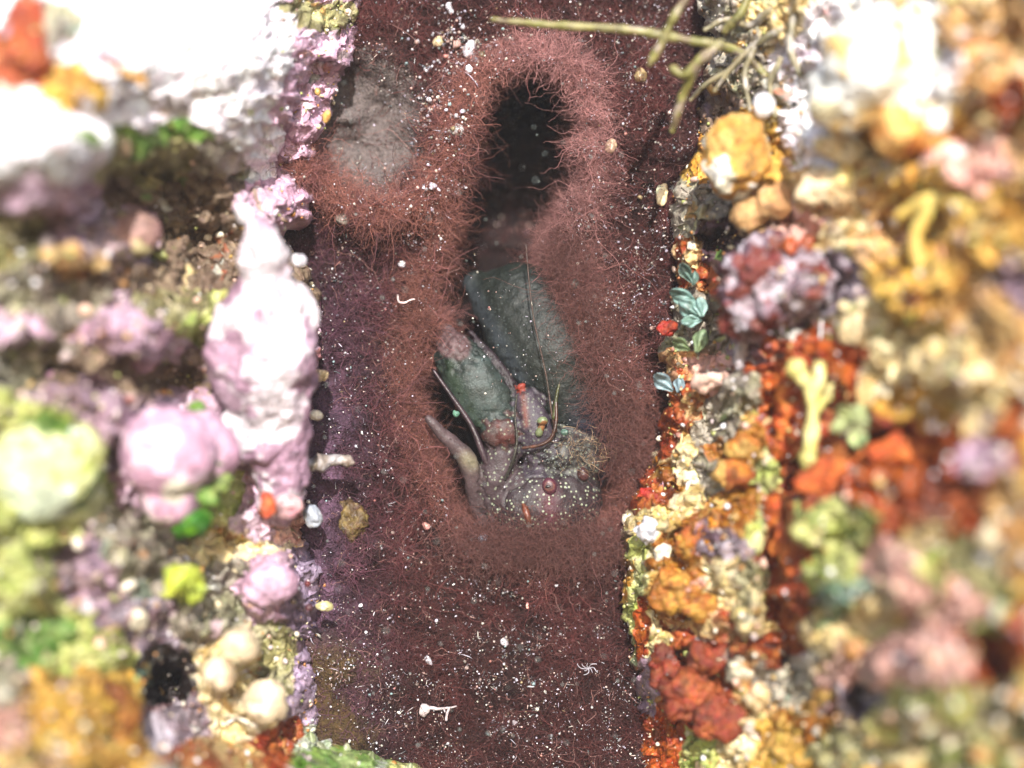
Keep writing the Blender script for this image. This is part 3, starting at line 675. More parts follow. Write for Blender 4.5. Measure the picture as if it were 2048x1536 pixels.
G('coralline_lump', 'dull mauve knob with a fold, above the smooth pink knob', 'coralline alga',
  [ell(245,650,3.1,72,48,50,-8), ell(315,690,2.9,66,40,44,20), ell(300,715,2.7,50,26,30,12)], [(186,148,168),(170,130,150),(200,168,186),(150,120,110)], 16, amp=.10, freq=2.2)
G('coralline_ridge', 'mauve ridge slanting down to the smooth pink knob', 'coralline alga',
  [ell(150,790,3.4,70,38,40,-30), ell(220,840,3.2,80,40,44,-32)], [(176,136,156),(190,156,172),(158,118,136)], 17, amp=.09, freq=2.2)
G('green_tuft', 'bright green rounded tuft hanging under the smooth pink knob', 'alga', [ell(388,1046,3.6,30,28,28), ell(372,1062,3.5,22,18,20), ell(410,1036,3.5,18,20,18)], [(72,136,22),(52,110,18),(100,160,30)], 18, amp=.10, freq=7, voxel=.04)
G('green_tuft', 'small green tuft between the pink knob and the pink column', 'alga', [ell(420,925,3.5,18,26,18), ell(438,960,3.4,20,30,18), ell(412,990,3.6,22,20,18), ell(398,822,3.2,22,16,16)], [(96,132,52),(70,112,36),(150,170,90)], 19, amp=.12, freq=7, voxel=.04)
G('yellow_sponge', 'lime yellow lump on the grey lower part of the left rock', 'sponge', [ell(362,1160,3.6,38,36,34), ell(385,1178,3.5,26,22,22)], [(190,200,70),(160,176,60),(214,214,120)], 20, amp=.12, freq=6, voxel=.04)
G('red_sponge', 'small orange red lump at the foot of the pink column', 'sponge', [ell(534,1008,2.5,16,28,16)], [(206,84,44),(224,110,70)], 21, amp=.05, freq=6, voxel=.035)
G('peach_bud', 'glossy pink bud beside the small orange red lump', 'sponge', [ell(574,1010,2.0,30,26,24)], [(226,160,168),(232,186,190)], 22, amp=.04, freq=4, voxel=.04)
G('brown_sponge', 'ochre brown block of sponge in the lower left corner', 'sponge',
  [ell(180,1440,4.6,92,92,70), ell(120,1400,4.7,70,46,50), ell(190,1520,4.7,100,70,70), ell(110,1500,4.6,60,60,50)], [(196,142,52),(160,100,36),(204,168,76),(140,78,30)], 23, amp=.12, freq=2.0, mat=M_sponge, thr=.18)
G('peach_sponge', 'peach coloured mound cut by the left edge near the bottom corner', 'sponge', [ell(-10,1450,5,60,70,50), ell(20,1370,5.0,40,60,40)], [(222,176,140),(150,148,150),(214,190,160)], 24, amp=.08, freq=2.4)
G('ring_sponge', 'yellow brown ring shaped growth high on the white left rock', 'sponge', [ell(190,175,5.4,46,34,34), ell(215,130,5.4,46,16,26,-20), ell(260,150,5.3,46,12,20,-30), ell(160,150,5.4,20,40,20)], [(206,150,60),(176,104,50),(226,196,90),(214,170,140)], 25, amp=.12, freq=4, thr=.1)
G('red_sponge', 'dark rusty lump near the top left corner', 'sponge', [ell(30,120,5.4,46,40,36), ell(75,60,5.4,36,60,34,20), ell(90,90,5.3,30,30,26)], [(146,58,34),(170,84,50),(120,50,40)], 26, amp=.12, freq=4)
for i, (px, py, r, h, lab) in enumerate([(480,1290,40,3.0,'largest cream pebble grown onto the lower left rock'),(440,1345,34,3.1,'peach white pebble below the largest cream pebble'),(530,1400,44,2.5,'greenish cream lump lowest on the left rock edge'),
        (276,1240,20,3.6,'small cream pebble beside the dark pit'),(540,1170,44,2.1,'flat pink plate above the cream pebbles'),(488,430,20,2.8,'small white bead on top of the pink column'),(598,520,16,1.7,'tiny white bead at the shoulder of the pink column')]):
    G('coralline_pebble', lab, 'coralline alga', [ell(px, py, h, r, r * (1.3 if 'plate' in lab else .95), r * .8, i * 25), ell(px + r * .4, py + r * .3, h - .1, r * .6, r * .6, r * .6)],
      {4: [(208,170,192),(190,150,172)], 5: [(236,230,236),(220,214,224)], 6: [(238,230,236),(220,214,224)]}.get(i, [(228,206,172),(216,186,150),(234,222,196)]), 30 + i, amp=.05, freq=5, voxel=.04, group='pebble-like lumps on the left rock')

# right rock
G('sponge_ball', 'big sunlit white and yellow ball with an orange belly at upper right', 'sponge',
  [ell(1760,130,5.2,120,100,90), ell(1840,130,5.1,90,90,84), ell(1850,225,5.2,92,78,76), ell(1700,190,4.8,80,80,70)], [(242,236,220),(236,222,184),(240,238,230),(222,186,120)], 41, amp=.12, freq=2.0, mat=M_sponge)
G('sponge_ball', 'brownish yellow ball with a white crown near the crevice edge', 'sponge',
  [ell(1470,312,2.0,74,82,66), ell(1480,260,2.1,50,38,44)], [(206,164,92),(238,230,206),(190,140,66),(240,236,226)], 42, amp=.09, freq=2.8, mat=M_sponge, thr=.12)
G('sponge_ball', 'tan oval lump just under the white crowned ball', 'sponge', [ell(1500,430,2.1,42,34,34,25), ell(1550,402,2.3,48,36,36,25)], [(204,160,106),(222,196,150),(180,132,84)], 43, amp=.10, freq=3.2, mat=M_sponge)
G('white_bead', 'white bead standing above the white crowned ball', 'coralline alga', [ell(1527,212,2.4,24,27,22)], [(240,236,240),(230,222,214)], 44, amp=.03, freq=4, voxel=.04)
G('orange_ball', 'round orange lump hanging under the big white and yellow ball', 'sponge', [ell(1800,262,5.3,56,56,54), ell(1860,268,5.2,54,42,50)], [(206,140,66),(192,118,52),(222,172,100)], 45, amp=.07, freq=2.2, mat=M_sponge)
G('crusted_knob', 'purplish grey knob sprinkled with white grains beside the crevice', 'rock', [ell(1540,560,2.7,96,84,70), ell(1500,610,2.5,60,70,54), ell(1610,560,3.1,66,60,60)],
  [(140,112,124),(206,196,206),(112,84,96),(176,160,170),(128,62,54)], 46, amp=.18, freq=4.2, sc=3.6, thr=.16)
for i, (px, py, rx, ry, h, rot, lab, pals) in enumerate([
    (1840,600,76,60,5.0,0,'rounded ochre yellow lobe right of the purplish grey knob',[(214,168,84),(200,146,62),(226,190,116)]),
    (1745,650,70,36,4.4,20,'cream lobe below left of the rounded ochre lobe',[(228,204,160),(214,184,130)]),
    (1850,725,70,34,5.0,-20,'long cream lobe running down to the ochre hollow',[(226,200,156),(204,164,100)]),
    (1930,800,76,44,5.5,10,'dull cream ochre lobe above the orange sponge area',[(216,184,130),(190,160,90),(226,210,180)]),
    (1970,930,84,50,5.9,10,'pale pinkish lobe at the right edge beside orange sponge',[(222,196,190),(200,176,160),(232,220,206)]),
    (1755,800,34,60,4.3,30,'short upright cream finger beside the orange patch',[(230,212,170),(206,170,110)]),
    (1795,1160,58,74,5.0,10,'smooth salmon pink disc with green rim',[(222,160,152),(214,150,142)]),
    (1905,1215,60,36,5.4,20,'smaller salmon pink disc lower right of the first one',[(220,166,154),(210,150,140)]),
    (1850,1330,106,76,5.6,0,'large pink mound in the lower right corner area',[(222,178,162),(210,164,150),(206,198,130)]),
    (1840,1440,106,60,5.4,8,'yellow green cushion under the large pink mound',[(204,196,124),(226,208,160),(180,178,96),(220,190,140)]),
    (1700,1180,56,50,4.3,0,'mint coloured knob beside the salmon disc',[(196,208,160),(210,204,150),(130,150,120)]),
    (1660,1290,44,60,4.0,-10,'cream upright lump left of the large pink mound',[(228,206,164),(236,222,200),(210,160,140)]),
    (1870,1130,26,46,5.0,0,'grey white peg between the salmon disc and the right edge',[(214,206,170),(226,220,210)]),
    (1500,1225,28,38,2.4,0,'ring marked cream bead beside the rusty hollow',[(222,200,150),(200,160,100)]),
    (1610,1030,26,26,3.4,0,'yellow green bead topmost of the green cluster',[(176,190,90),(140,166,60)]),
    (1650,1075,30,30,3.7,0,'yellow green bead in the middle of the green cluster',[(170,186,90),(200,206,130)]),
    (1700,1055,26,28,4.0,0,'yellow green bead at the right of the green cluster',[(160,184,80),(196,204,120)]),
    (1640,1140,30,34,3.6,0,'pale green bead lowest of the green cluster',[(204,206,140),(180,190,110)]),
    (1950,120,34,70,6.4,-20,'tan upright lobe right of the big white ball',[(210,160,104),(196,140,90),(224,190,150)]),
    (2010,190,46,56,6.6,0,'orange tan lobe at the right edge beside the big ball',[(206,142,84),(220,176,120)]),
    (1900,330,50,44,5.6,0,'dusty pink lobe under the orange lump',[(206,150,140),(190,136,130),(210,190,170)]),
    (1640,380,46,34,3.6,10,'cream bead cluster right of the tan oval lump',[(230,208,170),(214,170,130)]),
    (1680,300,60,30,4.0,-10,'bright cream shelf left of the orange lump',[(238,226,196),(226,200,150)]),
    (1300,1062,30,26,.9,20,'white pebble on the crevice edge below the rusty patch',[(230,226,232),(196,196,206)]),
    (1324,1110,18,24,1.1,0,'bright oval cream pebble on the crevice edge',[(240,232,216),(230,216,180)]),
    (1452,1100,36,34,2.0,0,'greyish white cluster of grains on purple crust',[(206,198,206),(170,150,164),(120,80,92)]),
    (1420,760,34,20,1.6,0,'pale peach pebble beside the pale forked alga',[(232,200,186),(216,178,160)]),
    (1480,690,16,50,2.0,-6,'narrow upright grey tube on the rusty crust',[(190,180,186),(150,120,130)]),
    (1480,1340,30,26,2.4,0,'white speckled pebble in the rusty lower area',[(206,196,170),(160,150,130)]),
    (1515,1395,22,36,2.6,-10,'tan oblong pebble on rusty crust near the bottom',[(214,190,150),(200,170,120)]),
    (1430,1070,24,36,1.9,0,'golden lump of sponge on the crevice side of the right rock',[(204,134,30),(220,160,60)])]):
    G('crust_lobe', lab, 'sponge' if i not in (23,24,26,28,29) else 'pebble', [ell(px, py, h - .25, rx, ry, min(rx, ry) * .85, rot), ell(px + rx * .35, py + ry * .3, h - .35, rx * .6, ry * .6, min(rx, ry) * .6, rot)],
      pals, 60 + i * 7, voxel=.05 if rx > 40 else .035, amp=min(.12, rx / 500 + .03), freq=3.0 if rx > 40 else 6, sc=2.4, mat=M_knob, group='rounded growths on the right rock')
for i, (lab, parts) in enumerate([
    ('bright orange sponge film behind the pale forked alga', [ell(1575,790,2.5,24,60,24,-4), ell(1640,725,3.0,60,24,24), ell(1570,850,2.4,20,60,22)]),
    ('broad orange sponge sheet on the middle of the right rock', [ell(1690,955,3.9,100,46,34,6), ell(1790,1010,4.5,96,50,36,-6), ell(1830,900,4.7,90,34,30), ell(1910,1010,5.1,80,50,34,10)]),
    ('curved orange sponge band left of the green cluster', [ell(1570,1060,2.7,24,60,26,-18), ell(1590,1120,2.9,30,50,28,20), ell(1555,1020,2.7,22,30,22)]),
    ('rusty orange sponge patch low on the crevice edge', [ell(1380,1390,1.5,60,54,30,20), ell(1440,1440,1.9,54,46,30), ell(1335,1340,1.0,34,54,24,20), ell(1410,1320,1.7,46,34,26,-10)]),
    ('golden orange sponge patch on the crevice edge', [ell(1350,1180,1.3,52,50,28), ell(1380,1090,1.4,30,36,24), ell(1400,1220,1.6,40,30,24)]),
    ('small scarlet sponge on the crevice edge beside the teal blades', [ell(1338,660,.2,22,15,16,-6), ell(1322,652,.2,9,11,9)]),
    ('golden brown sponge patch above the white speckled crust', [ell(1490,890,2.0,40,30,24,20), ell(1470,950,1.9,40,36,26)]),
    ('small rust red lump above the crevice edge pebbles', [ell(1290,985,.2,22,12,14,30), ell(1310,1000,.4,18,12,12,30)])]):
    pals = {3: [(136,58,32),(160,80,40),(104,46,30)], 4: [(174,108,34),(196,144,60),(148,78,30)], 5: [(176,58,34),(156,48,28)], 6: [(178,110,38),(156,84,32),(206,162,86)], 7: [(170,54,30),(196,80,40)]}.get(i, [(186,86,30),(166,66,26),(204,112,44)])
    G('orange_sponge', lab, 'sponge', parts, pals, 300 + i * 5, voxel=.045, amp=.12, freq=4, mat=M_sponge, group='orange sponges on the right rock')

# branching and strand-like growths
def strands(name, label, cat, branches, pals, seed, mat=None, part='stem', nseg=8, rough=.25, group=None):
    base = P(*branches[0][0][:3]); root = empty(name, base, label, cat, group)
    for i, b in enumerate(branches):
        v, f = ptube(b, nseg=nseg, sub=6, rough=rough)
        v = v + .012 * np.stack([fbm(v[:, 0] * 12, v[:, 1] * 12, v[:, 2] * 12, 2, seed + k) for k in range(3)], -1)
        mesh(part, v, f, mat or M_blade, colour_by(v, pals, seed, 3.5), parent=root)
    return root

strands('yellow_strands', 'mesh of ochre yellow strands stretched over the hollow at the right edge', 'sponge',
  [[(1800,430,5.2,12),(1860,400,5.6,14),(1930,410,6.0,14),(1990,440,6.3,14),(2070,450,6.4,14)],
   [(1860,410,5.6,12),(1830,480,5.4,14),(1850,560,5.4,16),(1880,600,5.4,14)],
   [(1930,415,6.0,11),(1960,470,6.2,12),(1955,530,6.1,12),(1980,560,6.0,12)],
   [(1990,445,6.3,10),(1985,500,6.3,12),(1960,540,6.1,12)], [(1955,480,6.2,9),(2010,470,6.4,12),(2070,430,6.5,12)]], [(214,178,92),(204,160,74),(218,196,110)], 71, part='strand')
strands('branching_alga', 'thin green twig with side shoots reaching across the top of the crevice', 'alga',
  [[(1440,90,2.4,8),(1360,78,2.4,9),(1290,64,2.3,9.5),(1210,56,2.3,8),(1130,52,2.2,8),(1060,46,2.1,7),(985,40,2.0,5)],
   [(1330,72,2.5,8),(1315,100,2.4,9),(1300,128,2.3,7)], [(1330,70,2.5,8),(1350,30,2.6,9),(1370,0,2.6,9),(1385,-40,2.6,9)],
   [(1440,90,2.6,11),(1400,120,2.6,10),(1370,150,2.5,9),(1345,138,2.4,9)], [(1400,120,2.6,10),(1375,170,2.3,9),(1360,210,2.1,9),(1345,258,1.9,8)],
   [(1450,60,1.3,9),(1480,30,1.5,10),(1500,-20,1.5,10)], [(1440,90,1.1,10),(1490,110,1.4,8),(1530,150,1.6,7)]],
  [(118,114,60),(112,96,72),(140,132,86),(146,132,116)], 72, nseg=8)
strands('pale_twigs', 'tangle of pale grey twigs behind the green twig at the crevice top', 'alga',
  [[(1560,60,1.9,8),(1510,90,1.6,7),(1460,140,1.4,6),(1430,180,1.2,5)], [(1510,90,1.6,6),(1490,150,1.5,6),(1500,220,1.6,5)], [(1540,20,1.9,8),(1500,50,1.5,7),(1450,40,1.3,6),(1410,60,1.2,5)],
   [(1560,120,1.9,7),(1540,170,1.8,6),(1550,230,1.8,5)],[(1460,140,1.4,6),(1410,170,1.1,5),(1380,200,1.0,4)],[(1590,20,2.0,9),(1580,90,2.0,8),(1600,150,2.1,6)]],
  [(140,130,100),(168,160,148),(104,98,72)], 73)
strands('pale_forked_alga', 'pale yellow green alga with two flat forks on a long stalk over orange sponge', 'alga',
  [[(1618,925,3.2,20),(1622,880,3.3,16),(1626,820,3.4,12),(1618,775,3.4,14),(1592,738,3.4,22)], [(1622,800,3.4,12),(1636,760,3.5,16),(1640,732,3.5,14)], [(1630,830,3.4,8),(1660,780,3.5,11),(1682,742,3.5,13)]],
  [(206,196,128),(220,212,150),(190,180,104)], 74, part='branch')

def blades(name, label, base, specs, pals, seed, group=None):
    """flat ruffled fan blades with thickness; spec = (px,py,h, length px, width px, angle deg)"""
    root = empty(name, P(*base), label, 'alga', group)
    for i, (px, py, h, ln, wd, ang) in enumerate(specs):
        u, w = np.meshgrid(np.linspace(0, 1, 12), np.linspace(-1, 1, 12))
        prof = np.interp(u, [0, .25, .6, .85, 1], [.18, .5, 1, .95, .55]) * (1 + .06 * np.sin(u * 9 + w * 4))
        lx = w * prof * wd / 2; ly = u * ln * (1 - .12 * w * w); lz = .16 * np.sin(w * 2.2 + i) * u + .14 * u * u * np.cos(i * 2.1) + .05 * np.sin(w * 6 + u * 5)
        a = math.radians(ang); X = px + lx * math.cos(a) + ly * math.sin(a); Y = py + lx * math.sin(a) - ly * math.cos(a)
        top = P(X, Y, h + lz).reshape(-1, 3); bot = P(X, Y, h + lz - .035).reshape(-1, 3)
        n = 12; idx = np.arange(n * n).reshape(n, n); m = n * n
        q = np.stack([idx[:-1, :-1], idx[1:, :-1], idx[1:, 1:], idx[:-1, 1:]], -1).reshape(-1, 4).tolist()
        F = [tuple(r) for r in q] + [tuple(x + m for x in r[::-1]) for r in q]
        ring = list(idx[0, :]) + list(idx[1:, -1]) + list(idx[-1, ::-1][1:]) + list(idx[::-1, 0][1:-1])
        for k in range(len(ring)):
            a1, b1 = ring[k], ring[(k + 1) % len(ring)]; F.append((a1, b1, b1 + m, a1 + m))
        V = np.vstack([top, bot]); mesh('blade', V, F, M_blade, colour_by(V, pals, seed + i, 4), parent=root)
    return root
TE = [(96,122,112),(122,146,138),(80,100,88)]
blades('blade_alga', 'topmost teal grey blades on the crevice edge', (1385,560,.4), [(1384,566,.5,46,26,-30),(1386,572,.6,30,20,10)], TE, 81, 'teal blades along the crevice edge')
blades('blade_alga', 'widest pair of pale teal blades just above the scarlet sponge', (1392,625,.4), [(1398,612,.5,66,34,-62),(1402,636,.6,56,40,-50),(1404,634,.7,40,32,-5),(1404,640,.6,42,26,-95)], [(124,156,150),(146,174,168),(100,126,116)], 82, 'teal blades along the crevice edge')
blades('blade_alga', 'cupped pale blue blade below the scarlet sponge', (1350,780,.3), [(1346,782,.4,50,34,-48),(1356,786,.4,32,26,10)], [(124,146,154),(142,164,170),(100,122,108)], 83, 'teal blades along the crevice edge')
blades('blade_alga', 'dull green blades beside the scarlet sponge', (1385,690,.6), [(1380,700,.7,40,28,-60),(1392,706,.8,50,34,20)], [(120,140,104),(146,160,124),(104,120,84)], 84, 'teal blades along the crevice edge')
blades('blade_alga', 'grey green rosette of blades in the middle of the orange sponge', (1705,850,4.2), [(1705,845,4.3,44,34,-40),(1705,845,4.4,44,34,30),(1700,850,4.3,40,30,-100),(1710,850,4.3,48,40,170),(1712,846,4.4,40,30,90)], [(150,160,108),(128,146,98),(170,176,130)], 85)
blades('blade_alga', 'drab olive blades on the lower crevice edge under the felt', (700,1530,.4),
       [(650,1520,.5,40,22,-20),(690,1530,.6,44,24,5),(730,1545,.6,44,24,20),(770,1555,.5,40,22,-10),(620,1500,.7,36,24,0),(810,1570,.5,46,24,15),(670,1550,.9,50,26,-8)], [(150,156,124),(124,132,96),(170,172,146)], 86)

# ------------------------------------------------------------------ single things lying on the felt or standing on the rock edge
def bead(name, label, cat, px, py, h, rx, ry, rd, pals, seed, rot=0, amp=.035, group=None, mat=None):
    v, f = ell(px, py, h, rx, ry, rd, rot, 4); c = v.mean(0); nrm = (v - c); nrm /= np.linalg.norm(nrm, axis=1)[:, None]
    v = v + nrm * (amp * fbm(v[:, 0] * 8, v[:, 1] * 8, v[:, 2] * 8, 3, seed))[:, None]
    return tag(mesh(name, v, np.array(f), mat or M_plain, colour_by(v, pals, seed, 5), origin=c), label, cat, group)
mh = lambda x, y: float(mat_h(np.array([float(x)]), np.array([float(y)]))[0])
W8, CR, PKK = [(206,202,210),(160,150,156)], [(220,200,160),(200,176,136)], [(206,150,140),(190,130,124)]
for lab, px, py, rx, ry, rot, pals, lift in [
    ('largest white flake on the felt above the hollows', 940, 100, 13, 19, -12, W8, .5), ('white bead under the largest white flake', 937, 138, 8, 10, 0, W8, .5),
    ('pale bead left of the largest white flake', 876, 84, 10, 10, 0, CR, .45), ('white chip at the very top of the felt', 900, 16, 6, 12, 10, W8, .4),
    ('striped tan oval shell right of the tunnel', 1282, 152, 12, 17, -18, [(150,130,92),(116,94,62),(170,152,116)], .35), ('round tan bead right of the tunnel rim', 1221, 293, 12, 13, 0, [(176,150,124),(196,170,140)], .35),
    ('cream oval shell against the right rock', 1325, 388, 11, 24, -8, [(232,210,170),(216,190,150)], .7), ('tan pebble on the crevice edge above the teal blades', 1360, 502, 17, 18, 0, [(190,160,120),(170,140,104)], .9),
    ('white grain below the fuzzy rim of the grey hollow', 804, 528, 7, 7, 0, W8, .25), ('white oval in the middle of the lower felt', 1009, 1284, 6, 9, 8, W8, .25), ('small pink oval beside the white oval', 1055, 1212, 4, 8, 0, PKK, .25),
    ('white grain at the corner of the shrimp burrow', 965, 1076, 8, 9, 30, [(214,222,244),(232,232,244)], .4), ('pinkish grain on the felt left of the burrow mouth', 852, 1050, 9, 8, 0, PKK, .25),
    ('white clot holding a branched thread', 848, 1420, 11, 14, -30, [(186,172,172),(200,190,190)], .3), ('tall white chip on the lower felt', 858, 1322, 5, 9, 35, W8, .25),
    ('white wedge near the bottom of the felt', 1029, 1446, 7, 7, 0, W8, .25), ('grey green round grain left of the fuzzy rim', 686, 438, 13, 13, 0, [(140,136,128),(120,120,110)], .5),
    ('teal round grain on the big claw edge', 1150, 568, 9, 10, 0, [(120,130,124),(140,150,140)], .5), ('teal grain in the gap left of the claws', 911, 826, 6, 6, 0, [(90,130,110),(70,112,96)], -.1+.5),
    ('teal grain over the brush of bristles', 1131, 864, 7, 7, 0, [(100,130,116),(120,150,130)], .9)]:
    hh = (mh(px, py) if mh(px, py) > -2 else -1.0) + lift * .6
    bead('grain', lab, 'grain', px, py, hh, rx, ry, min(rx, ry) * .8, pals, int(px + py), rot, group='larger grains lying on the felt')
bead('shell', 'small white spiny shell on the edge of the left rock', 'shell', 626, 1030, .6, 18, 22, 16, [(170,176,188),(190,194,200)], 401, 20, .05)
bead('shell', 'pale pointed shell on the edge of the left rock near its red beads', 'shell', 649, 1212, .4, 17, 11, 11, [(190,182,130),(206,200,160)], 402, -10, .03)
bead('shell', 'cream shell on the left rock edge under the pink column', 'shell', 640, 752, .5, 16, 13, 12, [(206,180,140),(180,150,110)], 403, 30, .05)
bead('shell', 'small cream shell on the left rock edge above the worm tube', 'shell', 634, 832, .5, 15, 10, 10, [(196,180,160),(214,200,180)], 404, 0, .04)
bead('red_bead', 'dark red bead upper of the pair on the lilac rock edge', 'bead', 615, 1168, 1.05, 6, 6, 6, [(90,30,34),(110,40,40)], 405, 0, .005)
bead('red_bead', 'plum coloured bead lower of the pair on the lilac rock edge', 'bead', 618, 1215, 1.05, 8, 8, 8, [(80,44,50),(100,60,66)], 406, 0, .005)
bead('red_spot_sponge', 'small red sponge spot on the plum crust at lower left of the felt', 'sponge', 690, 1322, -.7, 16, 24, 12, [(140,56,58),(120,48,52)], 407, 10, .06)
bead('spine_sponge', 'orange thorn on the upper left rock edge', 'sponge', 654, 232, .8, 7, 14, 7, [(190,140,70),(206,160,90)], 408, -15, .03)
bead('brown_clot', 'dark brown clot of crust at the bottom left of the felt', 'rock', 668, 1380, -.9, 44, 48, 30, [(86,66,72),(100,78,84),(76,62,52)], 409, 0, .10, mat=M_rock)
bead('olive_clot', 'olive brown clump of crust left of the lower felt', 'rock', 704, 1040, -.9, 30, 40, 24, [(112,92,52),(90,70,48),(130,110,70)], 410, 12, .12, mat=M_rock)
strands('worm_tube', 'knobbly grey worm tube pointing right from the left rock edge', 'worm tube', [[(612,934,.7,12),(640,926,.6,15),(668,920,.5,14),(692,922,.45,12),(700,924,.45,10)]], [(142,130,122),(164,158,160),(104,90,76)], 75, part='tube', rough=.5)
strands('white_thread', 'curled white thread on the dark felt left of the claws', 'debris', [[(795,590,-.7,2),(797,602,-.65,2.4),(806,606,-.6,2.4),(822,600,-.6,2.6),(828,598,-.6,2.4)]], [(180,160,158)], 76, part='thread', nseg=6, rough=0)
strands('branched_thread', 'forked white thread joined to the white clot near the bottom', 'debris', [[(860,1416,-.5,4),(882,1418,-.45,3),(905,1414,-.4,2.4),(912,1412,-.4,2)], [(898,1416,-.4,2.4),(894,1430,-.4,2.4),(892,1440,-.4,3)], [(886,1418,-.45,2),(890,1424,-.4,1.8)]], [(170,158,160)], 77, part='thread', nseg=6, rough=0)
strands('white_tuft', 'tiny star shaped white tuft on the lower felt', 'debris', [[(1176,1336,-.4,1.2),(1176 + 11 * q * math.cos(a), 1336 + 9 * q * math.sin(a), -.3, 1.0), (1176 + 20 * q * math.cos(a + .5 * q), 1336 + 16 * q * math.sin(a + .5 * q), -.25, .8)] for a, q in ((0,1.1),(.6,.7),(1.5,1.),(2.2,.5),(3.0,1.2),(3.5,.8),(4.4,.6),(5.3,1.))], [(160,156,164)], 78, part='thread', nseg=5, rough=0)

# ------------------------------------------------------------------ the shrimp in its burrow
root = empty('snapping_shrimp', P(1080, 1060, -1.6), 'dark speckled snapping shrimp facing up out of its red fuzzy burrow, claws raised', 'shrimp')
PT = {
 'carapace': [ell(1075,1015,-1.25,112,96,80), ell(1120,1000,-1.35,86,88,70), ell(1085,1110,-1.8,100,90,80)],
 'major': [ptube([(1160,930,-1.85,66),(1172,870,-1.65,94),(1142,775,-1.45,106),(1108,695,-1.4,106),(1062,640,-1.6,106),(1018,604,-1.75,90),(980,584,-1.9,58),(950,566,-2.0,26)], nseg=32, flat=.55)],
 'minor': [ptube([(1004,854,-1.0,42),(976,812,-.95,54),(944,762,-.95,55),(914,712,-1.05,48)], nseg=26, flat=.6)],
 'tip': [ptube([(914,712,-1.0,44),(902,690,-1.05,36),(890,668,-1.15,22)], nseg=16, flat=.7)],
 'dactyl': [ptube([(1034,790,-1.0,12),(1010,748,-1.05,10),(978,706,-1.15,9),(940,664,-1.3,5)], nseg=12)],
 'joint': [ell(1043,774,-.83,11,9,8,35)],
 'carpus': [ell(1003,862,-.9,46,44,38,-30)],
 'merus': [ptube([(985,1000,-1.05,32),(992,955,-.95,38),(1006,900,-.95,36)], nseg=20, flat=.8)],
 'middle': [ptube([(1080,920,-1.0,34),(1070,860,-.85,38),(1052,800,-.85,24)], nseg=20, flat=.7)],
 'leg': [ptube([(858,838,-.55,9),(885,868,-.6,13),(915,897,-.7,17),(934,920,-.75,20),(946,960,-.85,19),(952,1000,-1.0,16),(965,1040,-1.2,15)], nseg=14)],
 'mouth': [ell(1120,905,-1.1,60,40,46,8), ell(1165,920,-1.25,44,44,40)],
}
parts = [p for k in PT for p in PT[k]]
V, N, F = remesh(parts, .035, 1)
# nearest part of each vertex gives its colour
def nearest(Vv, pts):
    d = np.full(len(Vv), 1e9)
    for i in range(0, len(Vv), 4000):
        blk = Vv[i:i + 4000]; d[i:i + 4000] = np.sqrt(((blk[:, None] - pts[None]) ** 2).sum(-1)).min(1)
    return d
names = list(PT); dist = np.stack([nearest(V, np.vstack([p[0] for p in PT[k]])[::3]) for k in names], 1)
who = dist.argmin(1)
cmap = {'carapace': (50,38,42), 'major': (26,31,27), 'minor': (42,50,46), 'tip': (140,102,104), 'dactyl': (40,28,34), 'joint': (150,62,48), 'carpus': (78,56,54),
        'merus': (66,52,56), 'middle': (66,56,66), 'leg': (82,66,68), 'mouth': (60,54,56)}
cc = np.array([lin(cmap[k]) for k in names])[who]
dots = np.array([{'carapace': 1., 'carpus': .55, 'merus': .6, 'middle': .3, 'mouth': .6}.get(k, 0.) for k in names])[who]
px = V[:, 0] / (D + V[:, 1]) * D * 100 + 1024; py = 768 - V[:, 2] / (D + V[:, 1]) * D * 100
def blend(mask, c):
    global cc
    cc = cc * (1 - mask[:, None]) + mask[:, None] * lin(c)
isn = lambda k: (who == names.index(k)).astype(float)
edge, _ = seg_d(px, py, [(925,555),(962,620),(1010,700),(1046,775)]); blend(.8 * np.exp(-(edge / 16) ** 2) * isn('major'), (56,62,68))
blend(isn('major') * sm(1110, 1180, px) * sm(740, 860, py) * .6, (46,44,66))
tipm = sm(1.1, .85, np.hypot((px - 900) / 44, (py - 682 - .35 * (px - 900)) / 36)) * np.clip(isn('minor') + isn('tip'), 0, 1)
cc = np.where((isn('tip') > 0)[:, None], lin(cmap['minor']), cc); blend(tipm * .9, (98,72,74))
edge, _ = seg_d(px, py, [(890,720),(925,800),(955,850)]); blend(.7 * np.exp(-(edge / 16) ** 2) * isn('minor'), (38,54,36))
blend(.7 * isn('minor') * np.clip(fbm(px / 16, py / 16, 0, 4, 66) + .35, 0, 1) * sm(895, 960, px), (66,78,76))
edge, _ = seg_d(px, py, [(1046,790),(1053,850)]); blend(.9 * np.exp(-(edge / 6) ** 2) * isn('middle') * .8, (120,74,62))
edge, _ = seg_d(px, py, [(1098,985),(1102,1050)]); blend(.75 * np.exp(-(edge / 18) ** 2) * isn('carapace'), (92,40,54))
blend(isn('carpus') * sm(.1, .5, fbm(px / 20, py / 20, 0, 3, 67)) * .8, (88,46,42))
edge, _ = seg_d(px, py, [(935,918),(945,925)]); blend(.7 * np.exp(-(edge / 16) ** 2) * isn('leg'), (130,124,98))
blend(isn('mouth') * np.clip(fbm(px / 9, py / 9, 0, 3, 68), 0, 1) * .9, (110,110,106))
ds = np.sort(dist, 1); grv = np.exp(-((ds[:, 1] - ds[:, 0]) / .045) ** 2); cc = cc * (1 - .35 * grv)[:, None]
V = V - N * (.035 * grv)[:, None]
V = V + N * (.014 * fbm(V[:, 0] * 6, V[:, 1] * 6, V[:, 2] * 6, 4, 69))[:, None]
body = mesh('body', V, F, M_shell, np.clip(cc * .78, .002, .9), parent=root)
